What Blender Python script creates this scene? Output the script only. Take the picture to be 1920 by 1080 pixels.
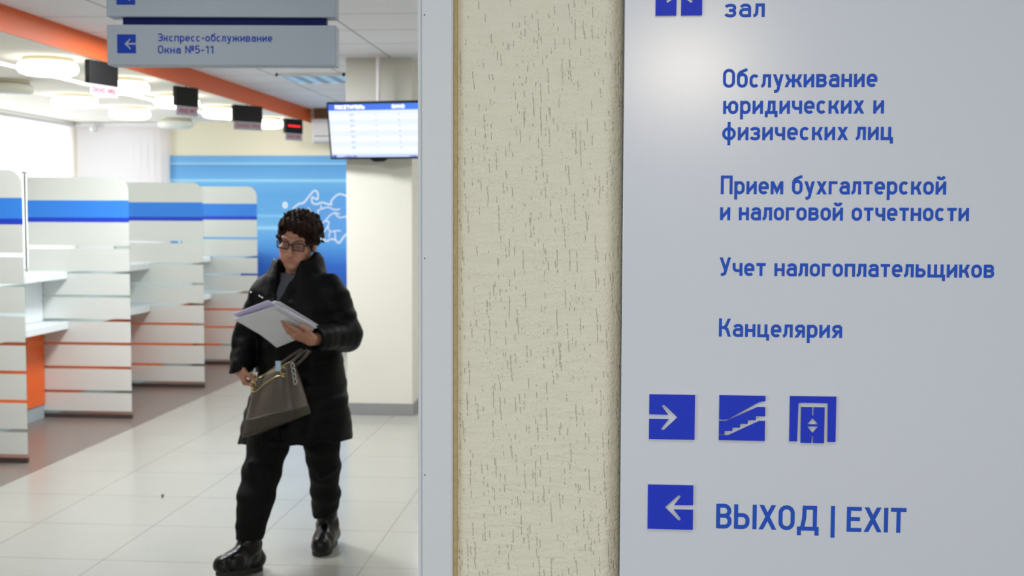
import bpy, bmesh, math, random
import numpy as np
from mathutils import Vector, Matrix

for o in list(bpy.data.objects):
    bpy.data.objects.remove(o)
C = bpy.context.scene.collection
PI = math.pi
random.seed(7)

# ------------------------------------------------------------------ camera
scn = bpy.context.scene
cam_d = bpy.data.cameras.new('camera')
cam = bpy.data.objects.new('camera', cam_d)
C.objects.link(cam)
scn.camera = cam
cam_d.sensor_width = 36.0
cam_d.lens = 2263.8 / 1920 * 36
cam_d.clip_start = 0.05
EYE = Vector((0, 0, 1.58))
YAW, PIT, ROL = math.radians(4.845), math.radians(3.579), math.radians(0.2)
_f = Vector((-math.sin(YAW) * math.cos(PIT), math.cos(YAW) * math.cos(PIT), -math.sin(PIT)))
_r = Vector((math.cos(YAW), math.sin(YAW), 0))
_u = _r.cross(_f)
_r2 = math.cos(ROL) * _r + math.sin(ROL) * _u
_u2 = -math.sin(ROL) * _r + math.cos(ROL) * _u
cam.matrix_world = Matrix(((_r2.x, _u2.x, -_f.x, EYE.x), (_r2.y, _u2.y, -_f.y, EYE.y), (_r2.z, _u2.z, -_f.z, EYE.z), (0, 0, 0, 1)))
cam_d.dof.use_dof = True
cam_d.dof.focus_distance = 2.28
cam_d.dof.aperture_fstop = 7.0

# ------------------------------------------------------------------ world, lights, exposure
w = bpy.data.worlds.new('world')
scn.world = w
w.use_nodes = True
bg = w.node_tree.nodes['Background']
bg.inputs[0].default_value = (0.74, 0.86, 1.0, 1)
bg.inputs[1].default_value = 0.68
scn.view_settings.view_transform = 'Standard'
scn.view_settings.look = 'None'
scn.view_settings.exposure = 0.0
scn.view_settings.gamma = 1.0


def area(name, loc, size, power, col, aim):
    d = bpy.data.lights.new(name, 'AREA')
    d.shape = 'RECTANGLE'
    d.size, d.size_y = size
    d.energy = power
    d.color = col
    o = bpy.data.objects.new(name, d)
    C.objects.link(o)
    o.location = loc
    o.rotation_euler = Vector(aim).to_track_quat('-Z', 'Y').to_euler()
    return o


# ceiling lamp of the corridor behind the camera, unseen fill lights added under the hall ceiling, daylight outside the two blinds
area('corridor_lamp', (0.53, -4.7, 2.70), (0.6, 0.6), 280, (1.0, 0.88, 0.70), (0, 0, -1))
area('corridor_lamp', (0.3, 0.7, 2.70), (0.5, 0.5), 15, (1.0, 0.87, 0.72), (0, 0, -1))
area('corridor_daylight', (-2.7, -0.7, 1.35), (1.3, 1.7), 33, (0.70, 0.84, 1.0), (0.70, 0.71, 0))
for i, (x, y, p) in enumerate(((-1.5, 3.2, 9), (-2.8, 5.8, 72), (-2.7, 7.9, 66), (0.6, 5.6, 14), (0.6, 8.2, 30), (0.6, 10.8, 40), (-1.8, 12.2, 60))):
    area('hall_fill_light', (x, y, 2.735), (0.6, 0.6), p, (0.97, 0.985, 1.0), (0, 0, -1))  # bare lights without fittings, added to brighten hall, sign and partitions
area('daylight_side', (-6.75, 11.4, 1.7), (4.4, 1.9), 200, (0.93, 0.96, 1.0), (1, 0, 0))
area('daylight_back', (-5.75, 14.2, 1.65), (1.0, 1.9), 9, (0.96, 0.96, 1.0), (0, -1, 0))


# ------------------------------------------------------------------ materials
def new_mat(name):
    m = bpy.data.materials.new(name)
    m.use_nodes = True
    return m, m.node_tree, m.node_tree.nodes['Principled BSDF']


def lin(c):
    return tuple(((v / 255.0 + 0.055) / 1.055) ** 2.4 if v > 10 else v / 255 / 12.92 for v in c)


def mat(name, rgb, rough=0.5, metal=0.0, emit=0.0, emit_rgb=None, noise=None, bump=None, spec=0.5):
    """rgb in 0..255 sRGB.  noise=(scale, amount): value mottling.  bump=(scale, strength, distance)"""
    m, nt, b = new_mat(name)
    c = lin(rgb)
    b.inputs['Base Color'].default_value = (*c, 1)
    b.inputs['Roughness'].default_value = rough
    b.inputs['Metallic'].default_value = metal
    b.inputs['Specular IOR Level'].default_value = spec
    if emit:
        b.inputs['Emission Color'].default_value = (*lin(emit_rgb or rgb), 1)
        b.inputs['Emission Strength'].default_value = emit
    if noise or bump:
        tc = nt.nodes.new('ShaderNodeTexCoord')
    if noise:
        n = nt.nodes.new('ShaderNodeTexNoise')
        n.inputs['Scale'].default_value = noise[0]
        n.inputs['Detail'].default_value = 4
        nt.links.new(tc.outputs['Object'], n.inputs['Vector'])
        mx = nt.nodes.new('ShaderNodeMix')
        mx.data_type = 'RGBA'
        mx.inputs[6].default_value = (*[v * (1 - noise[1]) for v in c], 1)
        mx.inputs[7].default_value = (*[min(1, v * (1 + noise[1])) for v in c], 1)
        nt.links.new(n.outputs['Fac'], mx.inputs[0])
        nt.links.new(mx.outputs[2], b.inputs['Base Color'])
    if bump:
        n2 = nt.nodes.new('ShaderNodeTexNoise')
        n2.inputs['Scale'].default_value = bump[0]
        n2.inputs['Detail'].default_value = 3
        nt.links.new(tc.outputs['Object'], n2.inputs['Vector'])
        bp = nt.nodes.new('ShaderNodeBump')
        bp.inputs['Strength'].default_value = bump[1]
        bp.inputs['Distance'].default_value = bump[2]
        nt.links.new(n2.outputs['Fac'], bp.inputs['Height'])
        nt.links.new(bp.outputs['Normal'], b.inputs['Normal'])
    return m


def math_node(nt, op, a, b=None, c=None):
    n = nt.nodes.new('ShaderNodeMath')
    n.operation = op
    for i, v in enumerate((a, b, c)):
        if v is None:
            continue
        if isinstance(v, (int, float)):
            n.inputs[i].default_value = v
        else:
            nt.links.new(v, n.inputs[i])
    return n.outputs[0]


def mix_col(nt, fac, a, b):
    n = nt.nodes.new('ShaderNodeMix')
    n.data_type = 'RGBA'
    for s, v in ((0, fac), (6, a), (7, b)):
        if isinstance(v, (int, float)):
            n.inputs[s].default_value = v
        elif isinstance(v, tuple):
            n.inputs[s].default_value = (*v[:3], 1)
        else:
            nt.links.new(v, n.inputs[s])
    return n.outputs[2]


def grid_line(nt, coord, period, offset, width):
    """1 on a groove of the given width repeating with the period"""
    s = math_node(nt, 'SUBTRACT', coord, offset)
    mo = math_node(nt, 'FLOORED_MODULO', s, period)
    d = math_node(nt, 'SUBTRACT', mo, period / 2)
    a = math_node(nt, 'ABSOLUTE', d)
    return math_node(nt, 'GREATER_THAN', a, period / 2 - width / 2)


def floor_mat():
    m, nt, b = new_mat('floor_tiles')
    tc = nt.nodes.new('ShaderNodeTexCoord')
    sep = nt.nodes.new('ShaderNodeSeparateXYZ')
    nt.links.new(tc.outputs['Object'], sep.inputs[0])
    x, y = sep.outputs[0], sep.outputs[1]
    gx = grid_line(nt, x, 0.598, -2.30, 0.004)
    gy = grid_line(nt, y, 0.605, 5.215, 0.004)
    g = math_node(nt, 'MAXIMUM', gx, gy)
    n = nt.nodes.new('ShaderNodeTexNoise')
    n.inputs['Scale'].default_value = 1.7
    n.inputs['Detail'].default_value = 5
    nt.links.new(tc.outputs['Object'], n.inputs['Vector'])
    light = mix_col(nt, n.outputs['Fac'], lin((158, 158, 151)), lin((168, 168, 161)))
    light = mix_col(nt, g, light, lin((112, 112, 108)))
    n2 = nt.nodes.new('ShaderNodeTexNoise')
    n2.inputs['Scale'].default_value = 240
    n2.inputs['Detail'].default_value = 2
    nt.links.new(tc.outputs['Object'], n2.inputs['Vector'])
    dark = mix_col(nt, n2.outputs['Fac'], lin((102, 95, 90)), lin((128, 121, 115)))
    isd = math_node(nt, 'LESS_THAN', x, -3.498)
    col = mix_col(nt, isd, light, dark)
    nt.links.new(col, b.inputs['Base Color'])
    r = math_node(nt, 'MULTIPLY_ADD', isd, 0.08, 0.2)
    nt.links.new(r, b.inputs['Roughness'])
    bp = nt.nodes.new('ShaderNodeBump')
    bp.invert = True
    bp.inputs['Strength'].default_value = 0.3
    bp.inputs['Distance'].default_value = 0.002
    nt.links.new(g, bp.inputs['Height'])
    nt.links.new(bp.outputs['Normal'], b.inputs['Normal'])
    return m


def ceiling_mat():
    m, nt, b = new_mat('ceiling_tiles')
    tc = nt.nodes.new('ShaderNodeTexCoord')
    sep = nt.nodes.new('ShaderNodeSeparateXYZ')
    nt.links.new(tc.outputs['Object'], sep.inputs[0])
    gx = grid_line(nt, sep.outputs[0], 0.62, -1.717, 0.014)
    gy = grid_line(nt, sep.outputs[1], 0.63, 7.19, 0.014)
    g = math_node(nt, 'MAXIMUM', gx, gy)
    n = nt.nodes.new('ShaderNodeTexNoise')
    n.inputs['Scale'].default_value = 90
    n.inputs['Detail'].default_value = 5
    nt.links.new(tc.outputs['Object'], n.inputs['Vector'])
    c = mix_col(nt, n.outputs['Fac'], lin((226, 229, 236)), lin((238, 241, 248)))
    c = mix_col(nt, g, c, lin((160, 162, 166)))
    nt.links.new(c, b.inputs['Base Color'])
    b.inputs['Roughness'].default_value = 0.9
    return m


def plaster_mat():
    """bark-beetle plaster: granular cream coat with vertical worm grooves"""
    m, nt, b = new_mat('bark_plaster')
    tc = nt.nodes.new('ShaderNodeTexCoord')

    def coords(sx, sy, sz, off=0.0):
        mp = nt.nodes.new('ShaderNodeMapping')
        mp.inputs['Scale'].default_value = (sx, sy, sz)
        mp.inputs['Location'].default_value = (off, off, off)
        nt.links.new(tc.outputs['Object'], mp.inputs['Vector'])
        return mp.outputs['Vector']

    def noise(vec, scale, detail, rough=0.5, dist=0.0):
        n = nt.nodes.new('ShaderNodeTexNoise')
        n.inputs['Scale'].default_value = scale
        n.inputs['Detail'].default_value = detail
        n.inputs['Roughness'].default_value = rough
        n.inputs['Distortion'].default_value = dist
        nt.links.new(vec, n.inputs['Vector'])
        return n.outputs['Fac']

    sep = nt.nodes.new('ShaderNodeSeparateXYZ')
    nt.links.new(tc.outputs['Object'], sep.inputs[0])

    def white(vx, vy, seed):
        cb = nt.nodes.new('ShaderNodeCombineXYZ')
        for k, q in enumerate((vx, vy, seed)):
            if isinstance(q, (int, float)):
                cb.inputs[k].default_value = q
            else:
                nt.links.new(q, cb.inputs[k])
        wn = nt.nodes.new('ShaderNodeTexWhiteNoise')
        wn.noise_dimensions = '3D'
        nt.links.new(cb.outputs[0], wn.inputs['Vector'])
        sc_ = nt.nodes.new('ShaderNodeSeparateColor')
        nt.links.new(wn.outputs['Color'], sc_.inputs[0])
        return sc_.outputs

    def groove(px, pz, thr, wmm, seed):
        # dragged grains: near-vertical scratches in random cells
        wob = math_node(nt, 'SUBTRACT', noise(coords(1, 1, 0.55, seed), 55, 3, 0.6), 0.5)
        xw = math_node(nt, 'MULTIPLY_ADD', wob, 0.0075, math_node(nt, 'MULTIPLY_ADD', sep.outputs[2], 0.05, sep.outputs[0]))
        cx = math_node(nt, 'DIVIDE', xw, px)
        ix = math_node(nt, 'FLOOR', cx)
        fx = math_node(nt, 'SUBTRACT', math_node(nt, 'FRACT', cx), 0.5)
        ro = white(ix, 0.0, seed)
        cz = math_node(nt, 'MULTIPLY_ADD', ro[0], 9.0, math_node(nt, 'DIVIDE', sep.outputs[2], pz))
        iz = math_node(nt, 'FLOOR', cz)
        fz = math_node(nt, 'FRACT', cz)
        rr = white(ix, iz, seed + 0.37)
        on = math_node(nt, 'GREATER_THAN', rr[0], thr)
        ln = math_node(nt, 'LESS_THAN', fz, math_node(nt, 'MULTIPLY_ADD', rr[1], 0.75, 0.15))
        cen = math_node(nt, 'MULTIPLY', math_node(nt, 'SUBTRACT', rr[2], 0.5), 0.55)
        d = math_node(nt, 'MULTIPLY', math_node(nt, 'ABSOLUTE', math_node(nt, 'SUBTRACT', fx, cen)), px)
        mr = nt.nodes.new('ShaderNodeMapRange')
        mr.inputs[1].default_value = 0.0
        mr.inputs[2].default_value = wmm * 1.25
        mr.inputs[3].default_value = 1.0
        mr.inputs[4].default_value = 0.0
        nt.links.new(d, mr.inputs[0])
        brk = math_node(nt, 'GREATER_THAN', noise(coords(1, 1, 1, seed), 170, 2), 0.43)
        return math_node(nt, 'MULTIPLY', math_node(nt, 'MULTIPLY', mr.outputs[0], brk), math_node(nt, 'MULTIPLY', on, ln))

    g1 = groove(0.015, 0.060, 0.66, 0.0009, 3.1)
    g2 = groove(0.008, 0.022, 0.76, 0.0008, 8.7)
    # small pits, crowded in patches
    v = nt.nodes.new('ShaderNodeTexVoronoi')
    v.inputs['Scale'].default_value = 210
    nt.links.new(coords(1, 1, 0.6), v.inputs['Vector'])
    pit = math_node(nt, 'LESS_THAN', v.outputs['Distance'], 0.20)
    pm = noise(coords(1, 1, 0.5, 2.0), 22, 3)
    pmask = math_node(nt, 'GREATER_THAN', pm, 0.54)
    pit = math_node(nt, 'MULTIPLY', pit, pmask)
    g = math_node(nt, 'MAXIMUM', math_node(nt, 'MAXIMUM', g1, g2), math_node(nt, 'MULTIPLY', pit, 0.8))
    grain = noise(coords(1, 1, 0.8), 190, 4, 0.65)
    wave = noise(coords(0.7, 1, 2.6), 26, 3)
    h = math_node(nt, 'MULTIPLY_ADD', g, -0.42, math_node(nt, 'MULTIPLY_ADD', grain, 0.9, math_node(nt, 'MULTIPLY', wave, 1.2)))
    bp = nt.nodes.new('ShaderNodeBump')
    bp.inputs['Strength'].default_value = 1.0
    bp.inputs['Distance'].default_value = 0.003
    nt.links.new(h, bp.inputs['Height'])
    nt.links.new(bp.outputs['Normal'], b.inputs['Normal'])
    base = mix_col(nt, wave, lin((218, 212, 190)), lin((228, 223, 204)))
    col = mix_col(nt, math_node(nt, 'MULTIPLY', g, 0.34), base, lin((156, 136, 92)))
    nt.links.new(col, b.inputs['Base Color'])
    b.inputs['Roughness'].default_value = 0.75
    b.inputs['Specular IOR Level'].default_value = 0.3
    return m


def film_mat():
    m, nt, b = new_mat('frosted_film')
    out = nt.nodes['Material Output']
    nt.nodes.remove(b)
    c = (*lin((250, 253, 249)), 1)
    d = nt.nodes.new('ShaderNodeBsdfDiffuse')
    d.inputs[0].default_value = c
    t = nt.nodes.new('ShaderNodeBsdfTranslucent')
    t.inputs[0].default_value = c
    a = nt.nodes.new('ShaderNodeMixShader')
    a.inputs[0].default_value = 0.27
    nt.links.new(d.outputs[0], a.inputs[1])
    nt.links.new(t.outputs[0], a.inputs[2])
    tr = nt.nodes.new('ShaderNodeBsdfTransparent')
    a2 = nt.nodes.new('ShaderNodeMixShader')
    a2.inputs[0].default_value = 0.08
    nt.links.new(a.outputs[0], a2.inputs[1])
    nt.links.new(tr.outputs[0], a2.inputs[2])
    g = nt.nodes.new('ShaderNodeBsdfGlossy')
    g.inputs['Roughness'].default_value = 0.15
    a3 = nt.nodes.new('ShaderNodeMixShader')
    fr = nt.nodes.new('ShaderNodeFresnel')
    nt.links.new(fr.outputs[0], a3.inputs[0])
    nt.links.new(a2.outputs[0], a3.inputs[1])
    nt.links.new(g.outputs[0], a3.inputs[2])
    nt.links.new(a3.outputs[0], out.inputs[0])
    return m


def clear_glass(name, tint=(0.94, 0.98, 0.96)):
    m, nt, b = new_mat(name)
    out = nt.nodes['Material Output']
    nt.nodes.remove(b)
    tr = nt.nodes.new('ShaderNodeBsdfTransparent')
    tr.inputs[0].default_value = (*tint, 1)
    g = nt.nodes.new('ShaderNodeBsdfGlossy')
    g.inputs['Roughness'].default_value = 0.02
    fr = nt.nodes.new('ShaderNodeFresnel')
    fr.inputs[0].default_value = 1.15
    a = nt.nodes.new('ShaderNodeMixShader')
    nt.links.new(fr.outputs[0], a.inputs[0])
    nt.links.new(tr.outputs[0], a.inputs[1])
    nt.links.new(g.outputs[0], a.inputs[2])
    nt.links.new(a.outputs[0], out.inputs[0])
    return m


def translucent(name, rgb, fac):
    m, nt, b = new_mat(name)
    out = nt.nodes['Material Output']
    nt.nodes.remove(b)
    d = nt.nodes.new('ShaderNodeBsdfDiffuse')
    d.inputs[0].default_value = (*lin(rgb), 1)
    t = nt.nodes.new('ShaderNodeBsdfTranslucent')
    t.inputs[0].default_value = (*lin(rgb), 1)
    a = nt.nodes.new('ShaderNodeMixShader')
    a.inputs[0].default_value = fac
    nt.links.new(d.outputs[0], a.inputs[1])
    nt.links.new(t.outputs[0], a.inputs[2])
    nt.links.new(a.outputs[0], out.inputs[0])
    return m


def mural_mat():
    """printed blue gradient with thin pale and deep horizontal streaks"""
    m, nt, b = new_mat('mural_print')
    tc = nt.nodes.new('ShaderNodeTexCoord')
    sep = nt.nodes.new('ShaderNodeSeparateXYZ')
    nt.links.new(tc.outputs['Object'], sep.inputs[0])
    mr = nt.nodes.new('ShaderNodeMapRange')
    mr.inputs[1].default_value = 0.7
    mr.inputs[2].default_value = 2.23
    nt.links.new(sep.outputs[2], mr.inputs[0])
    cr = nt.nodes.new('ShaderNodeValToRGB')
    e = cr.color_ramp.elements
    stops = [(0.0, (38, 92, 190)), (0.16, (44, 104, 205)), (0.24, (66, 132, 218)), (0.33, (84, 158, 226)), (0.43, (106, 176, 234)),
             (0.455, (168, 218, 246)), (0.47, (112, 180, 232)), (0.53, (100, 172, 228)), (0.545, (142, 204, 242)), (0.555, (100, 170, 228)),
             (0.70, (92, 164, 226)), (0.795, (104, 176, 232)), (0.81, (168, 220, 248)), (0.825, (104, 174, 230)), (0.915, (92, 160, 222)),
             (0.922, (70, 136, 206)), (0.935, (156, 212, 244)), (0.95, (108, 174, 228)), (1.0, (104, 168, 226))]
    e[0].position, e[0].color = stops[0][0], (*lin(stops[0][1]), 1)
    e[1].position, e[1].color = stops[-1][0], (*lin(stops[-1][1]), 1)
    for p, c in stops[1:-1]:
        q = e.new(p)
        q.color = (*lin(c), 1)
    nt.links.new(mr.outputs[0], cr.inputs[0])
    nt.links.new(cr.outputs[0], b.inputs['Base Color'])
    b.inputs['Roughness'].default_value = 0.45
    return m


def screen_mat():
    m, nt, b = new_mat('lit_screen')
    tc = nt.nodes.new('ShaderNodeTexCoord')
    sep = nt.nodes.new('ShaderNodeSeparateXYZ')
    nt.links.new(tc.outputs['Object'], sep.inputs[0])
    z = sep.outputs[2]
    rows = math_node(nt, 'GREATER_THAN', math_node(nt, 'FLOORED_MODULO', z, 0.082), 0.041)
    base = mix_col(nt, rows, (0.90, 0.94, 1.0), (0.80, 0.88, 1.0))
    mr = nt.nodes.new('ShaderNodeMapRange')
    mr.inputs[1].default_value = -0.385
    mr.inputs[2].default_value = 0.385
    nt.links.new(sep.outputs[0], mr.inputs[0])
    head = mix_col(nt, mr.outputs[0], lin((60, 105, 225)), lin((70, 130, 240)))
    ish = math_node(nt, 'GREATER_THAN', z, 0.152)
    isf = math_node(nt, 'LESS_THAN', z, -0.180)
    col = mix_col(nt, ish, base, head)
    col = mix_col(nt, isf, col, lin((196, 214, 255)))
    b.inputs['Base Color'].default_value = (0.02, 0.02, 0.02, 1)
    b.inputs['Roughness'].default_value = 0.25
    nt.links.new(col, b.inputs['Emission Color'])
    b.inputs['Emission Strength'].default_value = 1.05
    return m


M = {}
M['floor'] = floor_mat()
M['ceiling'] = ceiling_mat()
M['plaster'] = plaster_mat()
M['film'] = film_mat()
M['glass'] = clear_glass('partition_glass')
M['lens'] = clear_glass('spectacle_lens', (0.80, 0.80, 0.84))
M['mural'] = mural_mat()
M['screen'] = screen_mat()
M['blind'] = translucent('blind_fabric', (238, 230, 231), 0.5)
M['white_ceil'] = mat('white_soffit', (246, 242, 232), 0.8)
M['cream'] = mat('cream_wall_paint', (236, 228, 206), 0.8, noise=(3, 0.02))
M['column'] = mat('column_paint', (220, 219, 208), 0.6, noise=(3, 0.02))
M['greybase'] = mat('grey_skirting', (140, 142, 142), 0.5)
M['orange'] = mat('orange_band_paint', (222, 100, 44), 0.55)
M['orange_panel'] = mat('orange_laminate', (238, 100, 22), 0.4)
M['white_lam'] = mat('white_laminate', (232, 238, 242), 0.35)
M['grey_lam'] = mat('grey_laminate', (168, 180, 186), 0.4)
M['casing'] = mat('door_casing_white', (206, 208, 210), 0.45, noise=(60, 0.015))
M['tan'] = mat('raw_render_strip', (186, 164, 116), 0.9, noise=(120, 0.25))
M['board'] = mat('sign_board_grey', (203, 206, 214), 0.2, bump=(420, 0.03, 0.001))
M['board_edge'] = mat('sign_board_edge', (226, 228, 232), 0.4)
M['letter'] = mat('blue_vinyl', (34, 80, 184), 0.5, spec=0.2)
M['plate'] = mat('blue_acrylic', (31, 54, 188), 0.5, noise=(900, 0.10), spec=0.2)
M['plate_side'] = mat('pale_acrylic_edge', (214, 216, 218), 0.4)
M['hang'] = mat('hanging_sign_grey', (178, 190, 206), 0.5)
M['navy'] = mat('navy_bar', (10, 22, 98), 0.6, spec=0.2)
M['hang_letter'] = mat('hanging_sign_blue', (30, 68, 186), 0.5, spec=0.2)
M['hang_arrow'] = mat('pale_arrow', (180, 192, 214), 0.5)
M['chrome'] = mat('chrome', (205, 208, 212), 0.15, 1.0)
M['steel'] = mat('brushed_steel', (150, 154, 160), 0.35, 1.0)
M['black_plastic'] = mat('black_plastic', (12, 12, 14), 0.45, spec=0.25)
M['label_plate'] = mat('label_plate_grey', (158, 158, 168), 0.5)
M['red_letter'] = mat('red_lettering', (176, 40, 60), 0.5)
M['led_red'] = mat('lit_red_led', (255, 30, 34), 0.4, emit=1.2)
M['lamp'] = mat('lit_opal_glass', (255, 255, 250), 0.4, emit=4.0, emit_rgb=(255, 250, 234))
M['lamp_off'] = mat('unlit_opal_glass', (238, 238, 230), 0.35)
M['lamp_rim'] = mat('lamp_rim_beige', (206, 200, 180), 0.5)
M['strip'] = mat('lit_led_strip', (255, 255, 250), 0.4, emit=2.2, emit_rgb=(255, 250, 228))
M['tube'] = mat('lit_panel', (235, 248, 255), 0.4, emit=2.2, emit_rgb=(214, 236, 250))
M['louver'] = mat('louver_aluminium', (176, 196, 208), 0.3, 0.6)
M['white_plastic'] = mat('white_plastic', (232, 230, 232), 0.35)
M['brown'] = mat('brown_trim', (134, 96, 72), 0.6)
M['screen_white'] = mat('screen_white_text', (255, 255, 255), 0.4, emit=1.1)
M['screen_grey'] = mat('screen_grey_text', (60, 70, 110), 0.5, emit=0.85, emit_rgb=(200, 210, 236))
M['screen_navy'] = mat('screen_navy_text', (40, 50, 150), 0.5, emit=0.5, emit_rgb=(70, 80, 200))
M['map_line'] = mat('map_outline_white', (232, 240, 248), 0.5)
M['map_fill'] = mat('map_fill_blue', (92, 158, 226), 0.5)
M['blue_light'] = mat('blue_film', (56, 136, 236), 0.4)
M['blue_dark'] = mat('deep_blue_film', (32, 66, 205), 0.4)
M['dark_shoe'] = mat('dark_channel', (70, 58, 54), 0.5)
# the woman
M['coat'] = mat('black_nylon', (9, 10, 14), 0.5, bump=(55, 0.3, 0.004), noise=(14, 0.35), spec=0.12)
M['trouser'] = mat('black_wool', (8, 9, 12), 0.8, bump=(70, 0.25, 0.003), spec=0.2)
M['boot'] = mat('black_boot_leather', (10, 10, 12), 0.3, bump=(90, 0.2, 0.002), spec=0.3)
M['sole'] = mat('black_rubber', (12, 12, 12), 0.6)
M['sweater'] = mat('grey_knit', (84, 86, 94), 0.9, bump=(300, 0.6, 0.003))
M['skin'] = mat('skin', (186, 134, 112), 0.5, noise=(40, 0.08))
M['lip'] = mat('lip', (176, 112, 98), 0.5)
M['hair'] = mat('dark_brown_hair', (36, 20, 14), 0.6, noise=(30, 0.5), bump=(140, 0.7, 0.004), spec=0.15)
M['brow'] = mat('brow_hair', (62, 40, 32), 0.7)
M['frame'] = mat('spectacle_frame', (14, 14, 20), 0.25)
M['paper'] = mat('white_paper', (226, 228, 238), 0.7)
M['lilac'] = mat('lilac_paper', (204, 200, 238), 0.7)
M['print'] = mat('printed_ink', (60, 60, 74), 0.7)
M['leather'] = mat('taupe_leather', (84, 76, 72), 0.33, bump=(45, 0.3, 0.004), noise=(9, 0.18))
M['leather_base'] = mat('olive_suede', (52, 46, 38), 0.7, noise=(120, 0.2))
M['gold'] = mat('pale_gold_metal', (206, 190, 130), 0.25, 1.0)
M['tag'] = mat('pale_blue_tag', (176, 204, 236), 0.5)


# ------------------------------------------------------------------ mesh helpers
class MB:
    def __init__(s):
        s.v, s.f, s.mi = [], [], []

    def add(s, verts, faces, mi=0):
        o = len(s.v)
        s.v += [tuple(p) for p in verts]
        s.f += [tuple(i + o for i in f) for f in faces]
        s.mi += [mi] * len(faces)
        return s

    def box(s, x0, x1, y0, y1, z0, z1, mi=0):
        v = [(x, y, z) for z in (z0, z1) for y in (y0, y1) for x in (x0, x1)]
        f = [(0, 2, 3, 1), (4, 5, 7, 6), (0, 1, 5, 4), (1, 3, 7, 5), (3, 2, 6, 7), (2, 0, 4, 6)]
        return s.add(v, f, mi)

    def prism(s, poly, O, U, V, N, depth, mi=0, side=None):
        """flat outline poly (u,v) placed at O with axes U,V; extruded from the front by depth along -N"""
        O, U, V, N = map(Vector, (O, U, V, N))
        n = len(poly)
        a = [O + U * p[0] + V * p[1] for p in poly]
        b = [p - N * depth for p in a]
        s.add(a + b, [tuple(range(n)), tuple(range(2 * n - 1, n - 1, -1))], mi)
        s.add(a + b, [(i, i + n, (i + 1) % n + n, (i + 1) % n) for i in range(n)], mi if side is None else side)
        return s

    def tube(s, pts, r, seg=8, mi=0, closed=False, cap=True):
        pts = [Vector(p) for p in pts]
        n = len(pts)
        rr = r if isinstance(r, (list, tuple)) else [r] * n
        rings = []
        prev = None
        for i, p in enumerate(pts):
            a = pts[i - 1] if (i > 0 or closed) else p
            b = pts[(i + 1) % n] if (i < n - 1 or closed) else p
            t = (b - a).normalized()
            if prev is None:
                ref = Vector((0, 0, 1)) if abs(t.z) < 0.9 else Vector((1, 0, 0))
                e1 = t.cross(ref).normalized()
            else:
                e1 = (prev - t * prev.dot(t)).normalized()
            prev = e1
            e2 = t.cross(e1)
            rings.append([p + (e1 * math.cos(2 * PI * k / seg) + e2 * math.sin(2 * PI * k / seg)) * rr[i] for k in range(seg)])
        V = [q for ring in rings for q in ring]
        F = []
        for i in range(n if closed else n - 1):
            j = (i + 1) % n
            for k in range(seg):
                l = (k + 1) % seg
                F.append((i * seg + k, i * seg + l, j * seg + l, j * seg + k))
        if cap and not closed:
            F.append(tuple(range(seg - 1, -1, -1)))
            F.append(tuple((n - 1) * seg + k for k in range(seg)))
        return s.add(V, F, mi)

    def lathe(s, prof, c, seg=40, mi=0):
        """prof: list of (r, z), spun about the vertical through c"""
        V, F = [], []
        n = len(prof)
        for k in range(seg):
            a = 2 * PI * k / seg
            for r, z in prof:
                V.append((c[0] + r * math.cos(a), c[1] + r * math.sin(a), c[2] + z))
        for k in range(seg):
            l = (k + 1) % seg
            for i in range(n - 1):
                F.append((k * n + i, l * n + i, l * n + i + 1, k * n + i + 1))
        return s.add(V, F, mi)

    def build(s, name, mats, parent=None, bevel=0.0, smooth=False, local=False, fix=True):
        me = bpy.data.meshes.new(name)
        me.from_pydata(s.v, [], s.f)
        for m in (mats if isinstance(mats, (list, tuple)) else [mats]):
            me.materials.append(m)
        me.polygons.foreach_set('material_index', s.mi)
        if fix:
            bm = bmesh.new()
            bm.from_mesh(me)
            bmesh.ops.remove_doubles(bm, verts=bm.verts, dist=1e-6)
            bmesh.ops.recalc_face_normals(bm, faces=bm.faces)
            bm.to_mesh(me)
            bm.free()
        if smooth:
            me.polygons.foreach_set('use_smooth', [True] * len(me.polygons))
        me.update()
        o = bpy.data.objects.new(name, me)
        C.objects.link(o)
        if bevel:
            b = o.modifiers.new('bevel', 'BEVEL')
            b.width = bevel
            b.segments = 2
            b.limit_method = 'ANGLE'
        attach(o, parent, local)
        return o


def attach(o, parent, local=False):
    if parent is not None:
        o.parent = parent
        if not local:
            top = parent
            mt = top.matrix_basis.copy()
            while top.parent is not None:
                mt = top.parent.matrix_basis @ top.matrix_parent_inverse @ mt
                top = top.parent
            o.matrix_parent_inverse = mt.inverted()


def tag(o, label, cat, group=None, kind=None):
    o['label'] = label
    o['category'] = cat
    if group:
        o['group'] = group
    if kind:
        o['kind'] = kind
    return o


def thing(name, loc, label, cat, group=None, rz=0.0):
    o = bpy.data.objects.new(name, None)
    C.objects.link(o)
    o.location = loc
    o.rotation_euler = (0, 0, rz)
    o.empty_display_size = 0.1
    return tag(o, label, cat, group)


def struct(o, label=None):
    o['kind'] = 'structure'
    if label:
        o['label'] = label
        o['category'] = o.name.split('_')[0]
    return o


def copy_tree(o, parent=None):
    c = o.copy()
    C.objects.link(c)
    if parent is not None:
        inv = o.matrix_parent_inverse.copy()
        c.parent = parent
        c.matrix_parent_inverse = inv
    for ch in list(o.children):
        copy_tree(ch, c)
    return c


# ------------------------------------------------------------------ stroke lettering (condensed technical sans)
T = 0.148
H = T / 2
XH = 0.70


def arc(cx, cy, rx, ry, a0, a1, n=8):
    return [(cx + rx * math.cos(math.radians(a0 + (a1 - a0) * i / n)), cy + ry * math.sin(math.radians(a0 + (a1 - a0) * i / n))) for i in range(n + 1)]


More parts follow.
